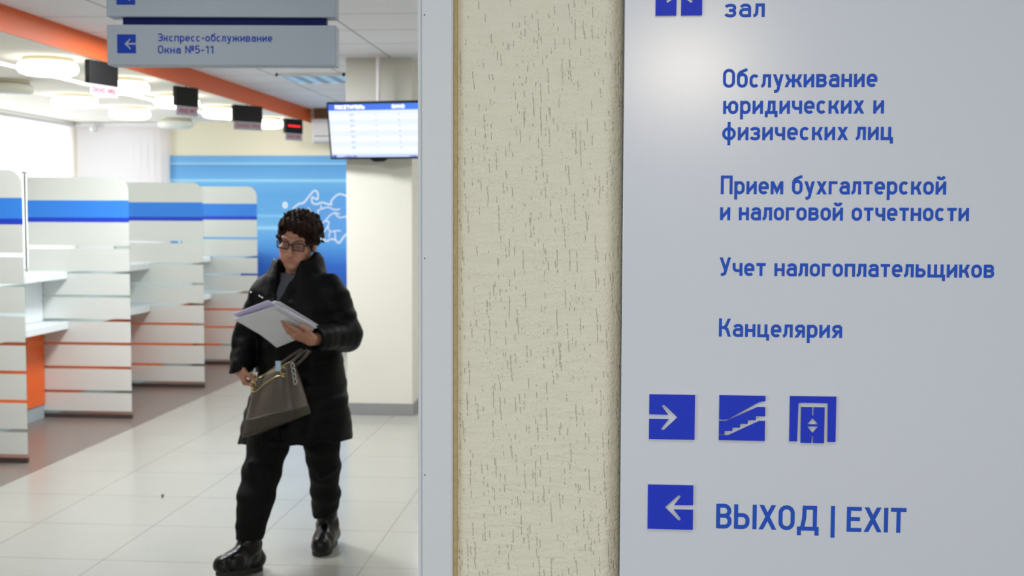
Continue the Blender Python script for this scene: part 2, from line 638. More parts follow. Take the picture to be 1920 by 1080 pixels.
def stadium(x0, y0, x1, y1):
    r = (x1 - x0) / 2
    q = min(r, (y1 - y0) / 2)
    cx = (x0 + x1) / 2
    p = arc(cx, y1 - q, r, q, 0, 180, 14) + arc(cx, y0 + q, r, q, 180, 360, 14)
    return ('c', p)


def rightbowl(x0, y0, x1, y1, r=None):
    r = min(r or 9, (y1 - y0) / 2, x1 - x0)
    return [(x0, y0)] + arc(x1 - r, y0 + r, r, r, -90, 0) + arc(x1 - r, y1 - r, r, r, 0, 90) + [(x0, y1)]


def glyph(ch):
    """(width, strokes); a stroke is a polyline of centre lines or ('c', closed polyline)"""
    w = 0.54
    a, b = H, w - H
    lo, up, cap = H, XH - H, 1 - H
    L = ch
    if L == ' ':
        return 0.26, []
    if L == 'а':
        return w, [arc(a + 0.19, up - 0.15, 0.17, 0.15, 165, 90) + arc(b - 0.15, up - 0.15, 0.15, 0.15, 90, 0) + [(b, 0)],
                   [(b, 0.40)] + arc(a + 0.15, 0.40 - 0.163, 0.15, 0.163, 90, 180) + arc(a + 0.15, lo + 0.16, 0.15, 0.16, 180, 270) + arc(b - 0.10, lo + 0.12, 0.12, 0.12, 270, 340)]
    if L == 'б':
        return 0.55, [stadium(a, lo, 0.55 - H, 0.70), [(a, 0.34), (a, 0.56)] + arc(a + 0.24, 0.60, 0.24, 0.26, 180, 110) + [(0.53, 0.97)]]
    if L == 'в':
        return w, [[(a, 0), (a, XH)], rightbowl(a, 0.37, b - 0.02, up, 0.15), rightbowl(a, lo, b, 0.37, 0.16)]
    if L == 'г':
        return 0.46, [[(a, 0), (a, up), (0.46, up)]]
    if L == 'д':
        w = 0.64
        return w, [[(H * 0.9, -0.18), (H * 0.9, lo), (w - H * 0.9, lo), (w - H * 0.9, -0.18)],
                   [(0.16, lo), (0.21, 0.30), (0.225, up), (w - 0.175, up), (w - 0.175, lo)]]
    if L == 'е':
        return w, [[(a, 0.345), (b + H, 0.345)], [(b, 0.345), (b, up - 0.2)] + arc((a + b) / 2, up - 0.197, (b - a) / 2, 0.197, 0, 180, 14)
                   + arc((a + b) / 2, lo + 0.197, (b - a) / 2, 0.197, 180, 318, 12)]
    if L == 'ж':
        w = 0.84
        c = w / 2
        return w, [[(c, 0), (c, XH)], [(c - 0.19, 0.36), (c + 0.19, 0.36)],
                   [(0.06, XH - 0.01), (0.145, 0.46), (c - 0.17, 0.36), (0.14, 0.24), (0.05, 0.01)],
                   [(w - 0.06, XH - 0.01), (w - 0.145, 0.46), (c + 0.17, 0.36), (w - 0.14, 0.24), (w - 0.05, 0.01)]]
    if L == 'з':
        w = 0.50
        b = w - H
        return w, [arc(0.22, up - 0.14, 0.20, 0.14, 160, 90) + arc(b - 0.15, up - 0.135, 0.145, 0.135, 90, -90) + [(0.17, 0.357)],
                   [(0.17, 0.357)] + arc(b - 0.15, 0.357 - 0.142, 0.15, 0.142, 90, -90) + arc(0.22, lo + 0.14, 0.21, 0.14, 270, 200)]
    if L in 'ий':
        s = [[(a, 0), (a, XH)], [(b, 0), (b, XH)], [(a, 0.12), (b, XH - 0.12)]]
        if L == 'й':
            s.append(arc(w / 2, 0.99, 0.165, 0.15, 190, 350))
        return w, s
    if L == 'к':
        w = 0.53
        return w, [[(a, 0), (a, XH)], [(a, 0.345), (0.27, 0.345)], [(0.24, 0.34), (0.34, 0.42), (w - 0.06, XH - 0.005)], [(0.24, 0.345), (0.36, 0.30), (w - 0.10, 0.12), (w - 0.07, 0)]]
    if L == 'л':
        w = 0.55
        b = w - H
        return w, [[(b, 0), (b, up), (0.205, up), (0.195, 0.28)] + arc(0.02, 0.23, 0.168, 0.17, 10, -80)]
    if L == 'м':
        w = 0.66
        b = w - H
        return w, [[(a, 0), (a, XH)], [(b, 0), (b, XH)], [(a + 0.02, XH - 0.04), (w / 2, 0.16), (b - 0.02, XH - 0.04)]]
    if L == 'н':
        return w, [[(a, 0), (a, XH)], [(b, 0), (b, XH)], [(a, 0.355), (b, 0.355)]]
    if L == 'о':
        return w, [stadium(a, lo, b, up)]
    if L == 'п':
        return w, [[(a, 0), (a, up), (b, up), (b, 0)]]
    if L == 'р':
        return w, [[(a, -0.29), (a, XH)], stadium(a + 0.005, lo, b, up)]
    if L == 'с':
        w = 0.51
        b = w - H
        return w, [arc((a + b) / 2, up - 0.197, (b - a) / 2, 0.197, 38, 180, 12) + arc((a + b) / 2, lo + 0.197, (b - a) / 2, 0.197, 180, 322, 12)]
    if L == 'т':
        w = 0.50
        return w, [[(0, up), (w, up)], [(w / 2, 0), (w / 2, up)]]
    if L == 'у':
        w = 0.53
        return w, [[(0.07, XH), (0.275, 0.12)], [(w - 0.07, XH), (0.29, 0.02)] + arc(0.14, -0.02, 0.14, 0.19, 0, -80, 6) + [(0.06, -0.215)]]
    if L == 'ф':
        w = 0.70
        return w, [stadium(a, lo, w - H, up), [(w / 2, -0.27), (w / 2, 0.98)]]
    if L == 'х':
        w = 0.54
        return w, [[(0.08, 0), (w - 0.09, XH)], [(w - 0.08, 0), (0.09, XH)]]
    if L == 'ц':
        w = 0.60
        return w, [[(a, XH), (a, lo), (w - H * 0.8, lo), (w - H * 0.8, -0.19)], [(0.54 - H - 0.02, XH), (0.54 - H - 0.02, lo)]]
    if L == 'ч':
        w = 0.52
        b = w - H
        return w, [[(b, 0), (b, XH)], [(a, XH), (a, 0.46)] + arc(a + 0.16, 0.45, 0.16, 0.165, 180, 270) + [(b, 0.285)]]
    if L == 'щ':
        w = 0.90
        return w, [[(a, XH), (a, lo), (w - H * 0.8, lo), (w - H * 0.8, -0.19)], [(0.415, XH), (0.415, lo)], [(0.755, XH), (0.755, lo)]]
    if L == 'ь':
        w = 0.52
        return w, [[(a, XH), (a, 0)], rightbowl(a, lo, w - H, 0.40, 0.165)]
    if L == 'ю':
        w = 0.78
        return w, [[(a, 0), (a, XH)], [(a, 0.355), (0.34, 0.355)], stadium(0.33, lo, w - H, up)]
    if L == 'я':
        w = 0.53
        b = w - H
        return w, [[(b, 0), (b, up)], [(b, up)] + arc(a + 0.16, up - 0.145, 0.145, 0.145, 90, 270) + [(b, up - 0.29)], [(0.30, up - 0.29), (0.19, 0.16), (0.08, 0)]]
    # capitals and digits
    w = 0.62
    a, b = H, w - H
    if L in 'ОO':
        return w, [stadium(a, lo, b, cap)]
    if L == 'П':
        return w, [[(a, 0), (a, cap), (b, cap), (b, 0)]]
    if L == 'У':
        return 0.60, [[(0.08, 1), (0.325, 0.30)], [(0.53, 1), (0.29, 0.16)] + arc(0.15, 0.21, 0.14, 0.14, -20, -90, 5) + [(0.07, 0.07)]]
    if L == 'К':
        return 0.62, [[(a, 0), (a, 1)], [(a, 0.50), (0.27, 0.50)], [(0.25, 0.49), (0.38, 0.60), (0.54, 0.99)], [(0.25, 0.50), (0.42, 0.42), (0.50, 0.16), (0.55, 0)]]
    if L == 'В':
        w = 0.60
        b = w - H
        return w, [[(a, 0), (a, 1)], rightbowl(a, 0.52, b - 0.015, cap, 0.2), rightbowl(a, lo, b, 0.52, 0.2)]
    if L == 'Ы':
        return 0.88, [[(a, 1), (a, 0)], rightbowl(a, lo, 0.60 - H, 0.56, 0.2), [(0.88 - H, 0), (0.88 - H, 1)]]
    if L in 'ХX':
        w = 0.66
        return w, [[(0.07, 0), (w - 0.09, 1)], [(w - 0.07, 0), (0.09, 1)]]
    if L == 'Д':
        w = 0.84
        return w, [[(H, -0.20), (H, lo), (w - H, lo), (w - H, -0.20)], [(0.19, lo), (0.27, 0.50), (0.285, cap), (w - 0.15, cap), (w - 0.15, lo)]]
    if L == '|':
        return 0.15, [[(0.075, -0.27), (0.075, 1.02)]]
    if L in 'ЕE':
        w = 0.57
        return w, [[(w, lo), (a, lo), (a, cap), (w, cap)], [(a, 0.51), (w - 0.06, 0.51)]]
    if L == 'I':
        return T, [[(H, 0), (H, 1)]]
    if L in 'ТT':
        w = 0.60
        return w, [[(0, cap), (w, cap)], [(w / 2, 0), (w / 2, cap)]]
    if L == 'Э':
        w = 0.60
        b = w - H
        return w, [arc(b - 0.235, cap - 0.235, 0.235, 0.235, 150, 0, 12)[0:] + arc(b - 0.235, lo + 0.235, 0.235, 0.235, 0, -150, 12), [(0.22, 0.5), (b, 0.5)]]
    if L == 'Н':
        return w, [[(a, 0), (a, 1)], [(b, 0), (b, 1)], [(a, 0.5), (b, 0.5)]]
    if L == 'N':
        return w, [[(a, 0), (a, 1)], [(b, 0), (b, 1)], [(a, 0.90), (b, 0.10)]]
    if L == '№':
        s = glyph('N')[1]
        return 0.98, s + [stadium(0.73, 0.56, 0.93, 0.94), [(0.68, 0.40), (0.98, 0.40)]]
    if L == 'С':
        return w, [arc((a + b) / 2, cap - 0.235, 0.235, 0.235, 20, 180, 12) + arc((a + b) / 2, lo + 0.235, 0.235, 0.235, 180, 340, 12)]
    if L == 'И':
        return w, [[(a, 0), (a, 1)], [(b, 0), (b, 1)], [(a, 0.12), (b, 0.88)]]
    if L == 'Л':
        return w, [[(b, 0), (b, cap), (0.2, cap), (0.19, 0.3)] + arc(0.02, 0.24, 0.16, 0.18, 10, -80)]
    if L == 'Ь':
        return w, [[(a, 1), (a, 0)], rightbowl(a, lo, b, 0.56, 0.2)]
    if L == '-':
        return 0.36, [[(0.02, 0.40), (0.34, 0.40)]]
    if L == '1':
        return 0.42, [[(0.30, 0), (0.30, 0.94)], [(0.30, 0.94), (0.05, 0.74)]]
    if L == '5':
        return 0.58, [[(0.52, cap), (0.12, cap), (0.10, 0.52)] + arc(0.29, 0.36, 0.22, 0.22, 130, -60, 14) + arc(0.28, lo + 0.19, 0.22, 0.19, 270, 205, 5)]
    if L == '6':
        return 0.58, [stadium(a, lo, 0.58 - H, 0.58), [(a, 0.34), (0.40, 1.0)]]
    if L == '7':
        return 0.56, [[(0.02, cap), (0.48, cap), (0.20, 0)]]
    if L == '8':
        return 0.58, [stadium(a, lo, 0.58 - H, 0.52), stadium(a + 0.02, 0.52, 0.56 - H, cap)]
    raise KeyError(L)


TRACK = 0.108


def layout(text):
    x, out = 0.0, []
    for ch in text:
        gw, st = glyph(ch)
        if ch in 'лЛ' and x:
            x -= 0.06
        out.append((x, st))
        x += gw + TRACK
    return x - TRACK, out


def ribbon(mb, pts, closed, half, put, mi=0):
    n = len(pts)
    P = [Vector((p[0], p[1])) for p in pts]
    if not closed:
        keep = [P[0]]
        for p in P[1:]:
            if (p - keep[-1]).length > 1e-5:
                keep.append(p)
        P = keep
        n = len(P)
    else:
        keep = [P[0]]
        for p in P[1:]:
            if (p - keep[-1]).length > 1e-5:
                keep.append(p)
        if (keep[0] - keep[-1]).length < 1e-5:
            keep.pop()
        P = keep
        n = len(P)
    Lf, Rt = [], []
    for i in range(n):
        d0 = (P[i] - P[i - 1]).normalized() if (i > 0 or closed) else None
        d1 = (P[(i + 1) % n] - P[i]).normalized() if (i < n - 1 or closed) else None
        if d0 is None:
            d0 = d1
        if d1 is None:
            d1 = d0
        n0, n1 = Vector((-d0.y, d0.x)), Vector((-d1.y, d1.x))
        m = (n0 + n1)
        m = m.normalized() if m.length > 1e-4 else n0
        k = half / max(0.35, m.dot(n0))
        Lf.append(P[i] + m * k)
        Rt.append(P[i] - m * k)
    if not closed:
        for i, j in ((0, 1), (n - 1, n - 2)):
            d = (P[i] - P[j]).normalized()
            if abs(d.y) > 0.4 and abs(d.x) > 0.03 and min(abs(P[i].y - q) for q in (0, XH, 1)) < 0.012:
                for S_ in (Lf, Rt):
                    S_[i] = S_[i] + d * ((P[i].y - S_[i].y) / d.y)
    V = [put(q) for q in Lf] + [put(q) for q in Rt]
    F = []
    for i in range(n if closed else n - 1):
        j = (i + 1) % n
        F.append((i, n + i, n + j, j))
    mb.add(V, F, mi)


def text_parts(name, material, parent, text, O, U, V, width, cap, thick=T, local=False):
    """one lettering part per word, spaced as one line"""
    tw, _ = layout(text)
    words = text.split(' ')
    pre = ''
    for wd in words:
        x0 = layout(pre + wd)[0] - layout(wd)[0] if pre else 0.0
        if pre and wd[0] in 'лЛ':
            x0 -= 0.06
        ww = layout(wd)[0]
        mb = MB()
        text_mesh(mb, wd, Vector(O) + Vector(U) * (x0 / tw * width), U, V, width * ww / tw, cap, thick)
        mb.build(name, material, parent, local=local, fix=False)
        pre += wd + ' '


def text_mesh(mb, text, O, U, V, width, cap, thick=T, mi=0, lift=None):
    """lays the text so that its total width equals `width` and capital height equals `cap`"""
    O, U, V = Vector(O), Vector(U), Vector(V)
    tw, out = layout(text)
    sx = width / tw
    N = U.cross(V)
    nth = 0
    for gx, strokes in out:
        for st in strokes:
            nth += 1
            O2 = O + N * (0.00003 * (nth % 7))
            closed = isinstance(st, tuple)
            pts = st[1] if closed else st
            # strokes keep the pen width in both directions
            q = [((gx + p[0]) * sx / cap, p[1]) for p in pts]
            ribbon(mb, q, closed, thick / 2, lambda p: O2 + U * (p.x * cap) + V * (p.y * cap), mi)


# ================================================================== THE SETTING
FRONT = 2.30
fl = MB().box(-6.6, 3.2, -6.0, 14.0, -0.1, 0.0).build('floor', M['floor'])
struct(fl)
ce = MB().box(-3.5, 3.2, -6.0, 14.0, 2.76, 2.86).build('ceiling', M['ceiling'])
struct(ce)
cl = MB().box(-6.6, -3.515, 2.45, 14.0, 2.61, 2.86).build('ceiling_counter', M['white_ceil'])
struct(cl)
ob = MB().box(-3.515, -3.50, 2.45, 13.75, 2.605, 2.76).build('trim_1', M['orange'])
struct(ob)
# rear wall with an opening for the second window
wb = MB()
wb.box(-6.6, -6.30, 13.75, 13.95, 0, 2.76).box(-5.22, 3.2, 13.75, 13.95, 0, 2.76)
wb.box(-6.30, -5.22, 13.75, 13.95, 0, 0.6).box(-6.30, -5.22, 13.75, 13.95, 2.60, 2.76)
struct(wb.build('wall_back', M['cream']))
wl = MB()
wl.box(-6.6, -6.38, 2.45, 9.0, 0, 2.76).box(-6.6, -6.38, 13.62, 13.95, 0, 2.76)
wl.box(-6.6, -6.38, 9.0, 13.62, 0, 0.6).box(-6.6, -6.38, 9.0, 13.62, 2.58, 2.76)
struct(wl.build('wall_left', M['cream']))
struct(MB().box(3.0, 3.2, 2.45, 13.95, 0, 2.76).build('wall_right', M['cream']))
# wall of the doorway: plain hall side, then the plaster pier with its rounded corner
wf = MB().box(-6.6, -1.68, 2.30, 2.45, 0, 2.76).box(-1.68, -0.30, 2.30, 2.45, 2.16, 2.76).box(0.015, 3.2, 2.40, 2.55, 0, 2.76)
struct(wf.build('wall_front', M['column']))
R = 0.030
xc = -0.0225
BEND = 42
prof = [(-0.3625, FRONT + 0.15), (-0.3625, FRONT)] + [(-0.30 + i * 0.02, FRONT) for i in range(14)]
prof += [(xc + R * math.sin(math.radians(a)), FRONT + R - R * math.cos(math.radians(a))) for a in range(0, BEND + 1, 6)]
prof += [(prof[-1][0] + k, prof[-1][1] + k * math.tan(math.radians(BEND))) for k in (0.02, 0.045)] 
prof += [(prof[-1][0], FRONT + 0.15)]
pw = MB()
zs = [0, 0.7, 1.4, 2.1, 2.76]
V = [(x, y, z) for z in zs for x, y in prof]
n = len(prof)
F = [(j * n + i, j * n + (i + 1) % n, (j + 1) * n + (i + 1) % n, (j + 1) * n + i) for j in range(len(zs) - 1) for i in range(n)]
F += [tuple(range(n)), tuple((len(zs) - 1) * n + i for i in range(n))]
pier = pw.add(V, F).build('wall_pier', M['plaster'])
struct(pier)
me = pier.data
me.polygons.foreach_set('use_smooth', [len(p.vertices) == 4 and abs(p.normal.z) < 0.5 and p.normal.y < 0.4 and p.normal.x > -0.5 and p.normal.x < 0.9 for p in me.polygons])
struct(MB().box(-0.3075, -0.2995, 2.288, 2.301, 0, 2.2).build('trim_2', M['tan'], bevel=0.002))


def casing(xa, xb, name, mirror=False):
    """flat white casing board with a small bead on the opening edge, and the jamb behind it"""
    t = MB()
    s = -1 if mirror else 1
    pr = [(0, 0.17), (0, 0.004), (0.0015, 0.001), (0.004, 0.0), (0.0062, 0.001), (0.0066, 0.003), (0.0085, 0.003), (0.0090, 0.0), (0.064, 0.0), (0.067, 0.002), (0.068, 0.02), (0.0155, 0.02), (0.0155, 0.17)]
    t.prism([(p[0] * s, -p[1]) for p in pr], (xa, 2.28, 2.16), (1, 0, 0), (0, -1, 0), (0, 0, 1), 2.16)
    return struct(t.build(name, M['casing']))


door_trim = casing(-0.374, -0.306, 'trim_3')
casing(-1.666, -1.734, 'trim_4', True)
struct(MB().box(-1.734, -0.306, 2.28, 2.30, 2.16, 2.23).box(-1.666, -0.374, 2.284, 2.45, 2.13, 2.16).build('trim_5', M['casing'], bevel=0.002))
for z in (1.951, 1.492, 1.074):
    MB().lathe([(0, 0), (0.0013, 0)], (0, 0, 0), 10).build('screw', M['black_plastic'], door_trim).matrix_basis = Matrix.Translation((-0.3605, 2.2797, z)) @ Matrix.Rotation(PI / 2, 4, 'X')
# column in the hall with grey skirting
struct(MB().box(-2.07, -1.555, 9.22, 9.74, 0, 2.76).build('wall_column', M['column'], bevel=0.004))
struct(MB().box(-2.078, -1.547, 9.212, 9.748, 0, 0.092).build('baseboard_column', M['greybase'], bevel=0.002))
struct(MB().box(-5.1, 3.0, 13.735, 13.75, 0, 0.09).build('baseboard_back', M['greybase']))
struct(MB().box(-3.44, -2.2, 13.68, 13.75, 2.655, 2.76).build('trim_6', M['brown']))  # plain brown strip along the wall top above the air conditioner
# windows behind the blinds
for nm, bx in (('window_1', ((-6.5, -6.45), (9.0, 13.62), 'y')), ('window_2', ((-6.30, -5.22), (13.84, 13.89), 'x'))):
    f = MB()
    (x0, x1), (y0, y1), ax = bx
    z0, z1, t = 0.6, 2.58, 0.05
    if ax == 'y':
        for ya, yb in ((y0, y0 + t), (y0 + 2.3, y0 + 2.35), (y1 - t, y1)):
            f.box(x0, x1, ya, yb, z0, z1)
        f.box(x0, x1, y0, y1, z0, z0 + t).box(x0, x1, y0, y1, z1 - t, z1)
    else:
        for xa, xb in ((x0, x0 + t), (x1 - t, x1)):
            f.box(xa, xb, y0, y1, z0, z1)
        f.box(x0, x1, y0, y1, z0, z0 + t).box(x0, x1, y0, y1, z1 - t, z1)
    fo = struct(f.build(nm, M['white_plastic']))
    p = MB()
    if ax == 'y':
        p.box(x0 + 0.02, x0 + 0.026, y0, y1, z0, z1)
    else:
        p.box(x0, x1, y0 + 0.02, y0 + 0.026, z0, z1)
    p.build('window_pane', M['glass'], fo)

# ================================================================== BLINDS, MURAL, AIR CONDITIONER
b1 = thing('vertical_blind', (-6.30, 11.5, 2.58), 'white vertical blind glowing with daylight across the side window above the partitions', 'blind')
m = MB()
for i in range(57):
    y = 8.82 + i * 0.0865
    t = math.radians(14 if i % 11 else 24)
    c, s_ = math.cos(t) * 0.0445, math.sin(t) * 0.0445
    m.add([(-6.30 - s_, y - c, 0.72), (-6.30 + s_, y + c, 0.72), (-6.30 + s_, y + c, 2.55), (-6.30 - s_, y - c, 2.55)], [(0, 1, 2, 3)])
m.build('slats', M['blind'], b1, fix=False)
MB().box(-6.335, -6.265, 8.75, 13.72, 2.55, 2.595).build('headrail', M['white_plastic'], b1, bevel=0.004)
b2 = thing('vertical_blind', (-5.75, 13.66, 2.58), 'pinkish white vertical blind on the rear wall beside the blue mural', 'blind')
m = MB()
for i in range(13):
    x = -6.21 + i * 0.0845
    t = math.radians(16)
    c, s_ = math.cos(t) * 0.0445, math.sin(t) * 0.0445
    m.add([(x - c, 13.68 - s_, 0.72), (x + c, 13.68 + s_, 0.72), (x + c, 13.68 + s_, 2.56), (x - c, 13.68 - s_, 2.56)], [(0, 1, 2, 3)])
m.build('slats', M['blind'], b2, fix=False)
MB().box(-6.26, -5.16, 13.645, 13.715, 2.56, 2.605).build('headrail', M['white_plastic'], b2, bevel=0.004)
MB().lathe([(0, -0.05), (0.03, -0.045), (0.045, -0.02), (0.045, 0.015), (0.03, 0.03), (0, 0.035)], (-6.02, 13.6, 2.535), 20).build('motion_sensor', M['white_plastic'], smooth=True)
tag(bpy.data.objects['motion_sensor'], 'small white domed sensor high on the rear blind near the corner', 'sensor')

mur = thing('wall_mural', (-3.6, 13.745, 0.7), 'sky blue printed wall mural with pale streaks and a white outlined map', 'mural')
MB().box(-5.2, -1.0, 13.738, 13.75, 0.7, 2.225).build('print_panel', M['mural'], mur)


def mp(px, py):  # outline drawn on the mural, in metres on its face
    return Vector((-5.18 + (px - 55) / 3.858 * 0.00607, 2.215 - (py - 48) / 3.858 * 0.00607))


coast = [(985, 430), (1005, 415), (1040, 388), (1062, 392), (1080, 375), (1108, 340), (1142, 298), (1168, 296), (1178, 330), (1174, 366), (1150, 352), (1132, 340), (1126, 380), (1160, 402), (1200, 380),
         (1240, 392), (1282, 402), (1270, 380), (1292, 350), (1330, 318), (1380, 330), (1440, 360), (1500, 345), (1580, 372), (1660, 395), (1640, 430), (1600, 445), (1612, 500), (1590, 540), (1570, 480), (1530, 470),
         (1490, 520), (1520, 590), (1500, 660), (1460, 640), (1400, 600), (1360, 640), (1330, 690), (1306, 655), (1268, 648), (1240, 672), (1200, 640), (1180, 668), (1150, 690), (1120, 640), (1088, 620), (1060, 560), (1030, 520), (1010, 470)]
inner = [[(1100, 420), (1126, 455), (1160, 495), (1180, 470), (1172, 440), (1204, 432), (1196, 400)], [(1204, 432), (1250, 412), (1300, 440), (1340, 430)], [(1160, 495), (1190, 540), (1230, 520), (1260, 480), (1300, 455), (1340, 470)],
         [(1230, 520), (1262, 520), (1248, 560), (1228, 590), (1200, 605), (1190, 540)], [(1248, 560), (1264, 600), (1300, 590), (1345, 590)], [(1264, 600), (1256, 640)], [(1300, 590), (1306, 655)], [(1126, 455), (1090, 470), (1060, 450), (1040, 470)],
         [(1300, 455), (1330, 500), (1400, 480), (1440, 520), (1490, 520)], [(1400, 480), (1420, 420), (1400, 370)]]
def soften(pts, closed, n=2):
    for _ in range(n):
        q = [] if closed else [pts[0]]
        m_ = len(pts)
        for i in range(m_ if closed else m_ - 1):
            a, b = pts[i], pts[(i + 1) % m_]
            q += [(a[0] * .75 + b[0] * .25, a[1] * .75 + b[1] * .25), (a[0] * .25 + b[0] * .75, a[1] * .25 + b[1] * .75)]
        pts = q if closed else q + [pts[-1]]
    return pts


coast = soften(coast, True)
m = MB()
ribbon(m, [mp(*p) for p in coast], True, 0.008, lambda p: (p.x, 13.7352, p.y))
for q_, l in enumerate(inner):
    ribbon(m, [mp(*p) for p in soften(l, False)], False, 0.006, lambda p: (p.x, 13.7348 - 0.0003 * q_, p.y))
ribbon(m, [mp(930 + 13 * math.cos(k * PI / 4), 403 + 18 * math.sin(k * PI / 4)) for k in range(8)], True, 0.012, lambda p: (p.x, 13.7352, p.y))
m.build('map_outline', M['map_line'], mur, fix=False)
m = MB()
m.add([(*[mp(*p).x], 13.7366, mp(*p).y) for p in coast], [tuple(range(len(coast)))])
m.build('map_land', M['map_fill'], mur, fix=False)

ac = thing('air_conditioner', (-3.0, 13.6, 2.36), 'white wall air conditioner high on the rear wall, half hidden behind the screen', 'air conditioner')
MB().prism([(0, 0), (0.17, 0.0), (0.20, 0.035), (0.205, 0.22), (0.18, 0.265), (0, 0.265)], (-3.43, 13.735, 2.365), (0, -1, 0), (0, 0, 1), (-1, 0, 0), 0.85).build('housing', M['white_plastic'], ac, bevel=0.008)
MB().box(-3.41, -2.60, 13.545, 13.57, 2.352, 2.372).build('air_flap', M['grey_lam'], ac, bevel=0.003)
MB().box(-3.40, -2.61, 13.526, 13.534, 2.43, 2.442).build('front_strip', M['steel'], ac)

# ================================================================== SERVICE WINDOWS
PX1, PX0 = -3.65, -4.45          # free edge, post
PYS = [7.214, 8.854, 10.494, 12.134]
GAPS = [1.306, 1.116, 0.934, 0.751, 0.572, 0.389, 0.205]


def rounded_top(x0, x1, z0, z1, r):
    return [(x0, z0), (x1, z0)] + [(x1 - r + r * math.cos(math.radians(a)), z1 - r + r * math.sin(math.radians(a))) for a in range(0, 91, 10)] + [(x0, z1)]


plabels = ['frosted glass partition nearest the doorway, cut off by the picture edge',
           'frosted glass partition with blue stripe and chrome capped post, second from the doorway',
           'frosted glass partition with blue stripe, third from the doorway',
           'frosted glass partition standing nearest the blue mural, behind the woman\'s papers']
y0 = PYS[0]
part = thing('glass_partition', ((PX0 + PX1) / 2, y0, 0), plabels[0], 'partition', 'frosted partitions between the service windows')
MB().prism(rounded_top(PX0, PX1, 0.02, 1.838, 0.10), (0, y0 - 0.005, 0), (1, 0, 0), (0, 0, 1), (0, -1, 0), 0.01).build('glass_pane', M['glass'], part)
m = MB()
yf = y0 - 0.0065
gh = 0.0105
m.prism(rounded_top(PX0 + 0.002, PX1 - 0.003, 1.66, 1.836, 0.098), (0, yf, 0), (1, 0, 0), (0, 0, 1), (0, -1, 0), 0.0005)
tops = [1.495] + [g - gh for g in GAPS]
bots = [g + gh for g in GAPS] + [0.055]
for zt, zb in zip(tops, bots):
    m.box(PX0 + 0.002, PX1 - 0.003, yf, yf + 0.0005, zb, zt)
m.build('frosted_film', M['film'], part)
MB().box(PX0 + 0.002, PX1 - 0.003, yf, yf + 0.0005, 1.531, 1.66, 0).box(PX0 + 0.002, PX1 - 0.003, yf, yf + 0.0005, 1.495, 1.531, 1).build('blue_stripe', [M['blue_light'], M['blue_dark']], part)
MB().box(PX0, PX1 - 0.005, y0 - 0.012, y0 + 0.012, 0.0, 0.03).build('floor_channel', M['dark_shoe'], part)
pst = MB().lathe([(0, 0), (0.009, 0), (0.009, 1.86), (0, 1.86)], (PX0 - 0.018, y0, 0), 16).build('post', M['chrome'], part)
MB().lathe([(0, 0), (0.022, 0), (0.026, 0.006), (0.022, 0.018), (0, 0.022)], (PX0 - 0.018, y0, 1.86), 20).build('post_cap', M['chrome'], pst, smooth=True)
for i in range(1, 4):
    c = copy_tree(part)
    c.location.y = PYS[i]
    c['label'] = plabels[i]

blabels = ['white service counter with orange front panel between the first and second partitions',
           'white service counter with orange front panel between the second and third partitions',
           'white service counter with orange front panel between the third and last partitions',
           'white service counter with orange front panel between the last partition and the mural wall']
ya, yb = PYS[0] + 0.008, PYS[1] - 0.012
ctr = thing('service_counter', (-4.4, (ya + yb) / 2, 0), blabels[0], 'counter', 'service counters')
XB = -4.80
MB().box(XB, -4.14, ya, yb, 1.065, 1.118).build('worktop', M['white_lam'], ctr, bevel=0.004)
MB().box(-4.395, -4.337, ya, yb, 0.742, 1.064).build('upper_panel', M['white_lam'], ctr, bevel=0.003)
MB().box(XB, -4.14, ya, yb, 0.683, 0.74).build('desk', M['white_lam'], ctr, bevel=0.004)
MB().box(-4.355, -4.335, ya, yb, 0.105, 0.681).build('front_panel', M['orange_panel'], ctr, bevel=0.002)
MB().box(-4.74, -4.36, ya, yb, 0.0, 0.682).build('carcass', M['white_lam'], ctr)
MB().box(-4.358, -4.345, ya, yb, 0.0, 0.104).build('plinth', M['grey_lam'], ctr)
for i in range(1, 4):
    c = copy_tree(ctr)
    c.location.y += 1.64 * i
    if i == 3:
        c.scale.y = 0.97
    c['label'] = blabels[i]

# ================================================================== CEILING LAMPS, DISPLAY BOARDS
lamp0 = None
specs = [(-3.83, 7.95, 1, 'lit round ceiling lamp in the row along the orange band, nearest the doorway'),
         (-3.83, 9.21, 1, 'lit round ceiling lamp half hidden by the eighth window display, along the orange band'),
         (-3.88, 10.50, 1, 'lit round ceiling lamp mostly hidden behind the seventh window display'),
         (-3.86, 11.70, 1, 'lit round ceiling lamp beside the sixth window display, along the orange band'),
         (-3.84, 13.10, 1, 'lit round ceiling lamp farthest along the orange band, touching the rear wall'),
         (-4.80, 9.27, 0, 'unlit round ceiling lamp above the side blind, cut off by the picture edge'),
         (-4.80, 10.46, 1, 'lit round ceiling lamp in the inner row, above the second partition'),
         (-4.81, 11.72, 1, 'lit round ceiling lamp in the inner row, above the rear wall blind'),
         (-4.86, 13.12, 0, 'unlit round ceiling lamp in the inner row, close to the rear wall')]
for lit in (1, 0):
    first = None
    for x, y, l, lab in specs:
        if l != lit:
            continue
        if first is None:
            t = thing('round_ceiling_lamp', (x, y, 2.61), lab, 'ceiling lamp', 'round ceiling lamps over the counters')
            MB().lathe([(0, -0.001), (0.165, -0.001), (0.17, -0.028), (0.15, -0.03), (0, -0.03)], (x, y, 2.61), 40).build('lamp_rim', M['lamp_rim'], t, smooth=False)
            MB().lathe([(0, -0.031), (0.17, -0.031), (0.188, -0.038), (0.197, -0.055), (0.197, -0.08), (0.185, -0.10), (0.15, -0.112), (0, -0.118)], (x, y, 2.61), 48).build('diffuser', M['lamp'] if lit else M['lamp_off'], t, smooth=True)
            first = t
        else:
            c = copy_tree(first)
            c.location = (x, y, 2.61)
            c['label'] = lab
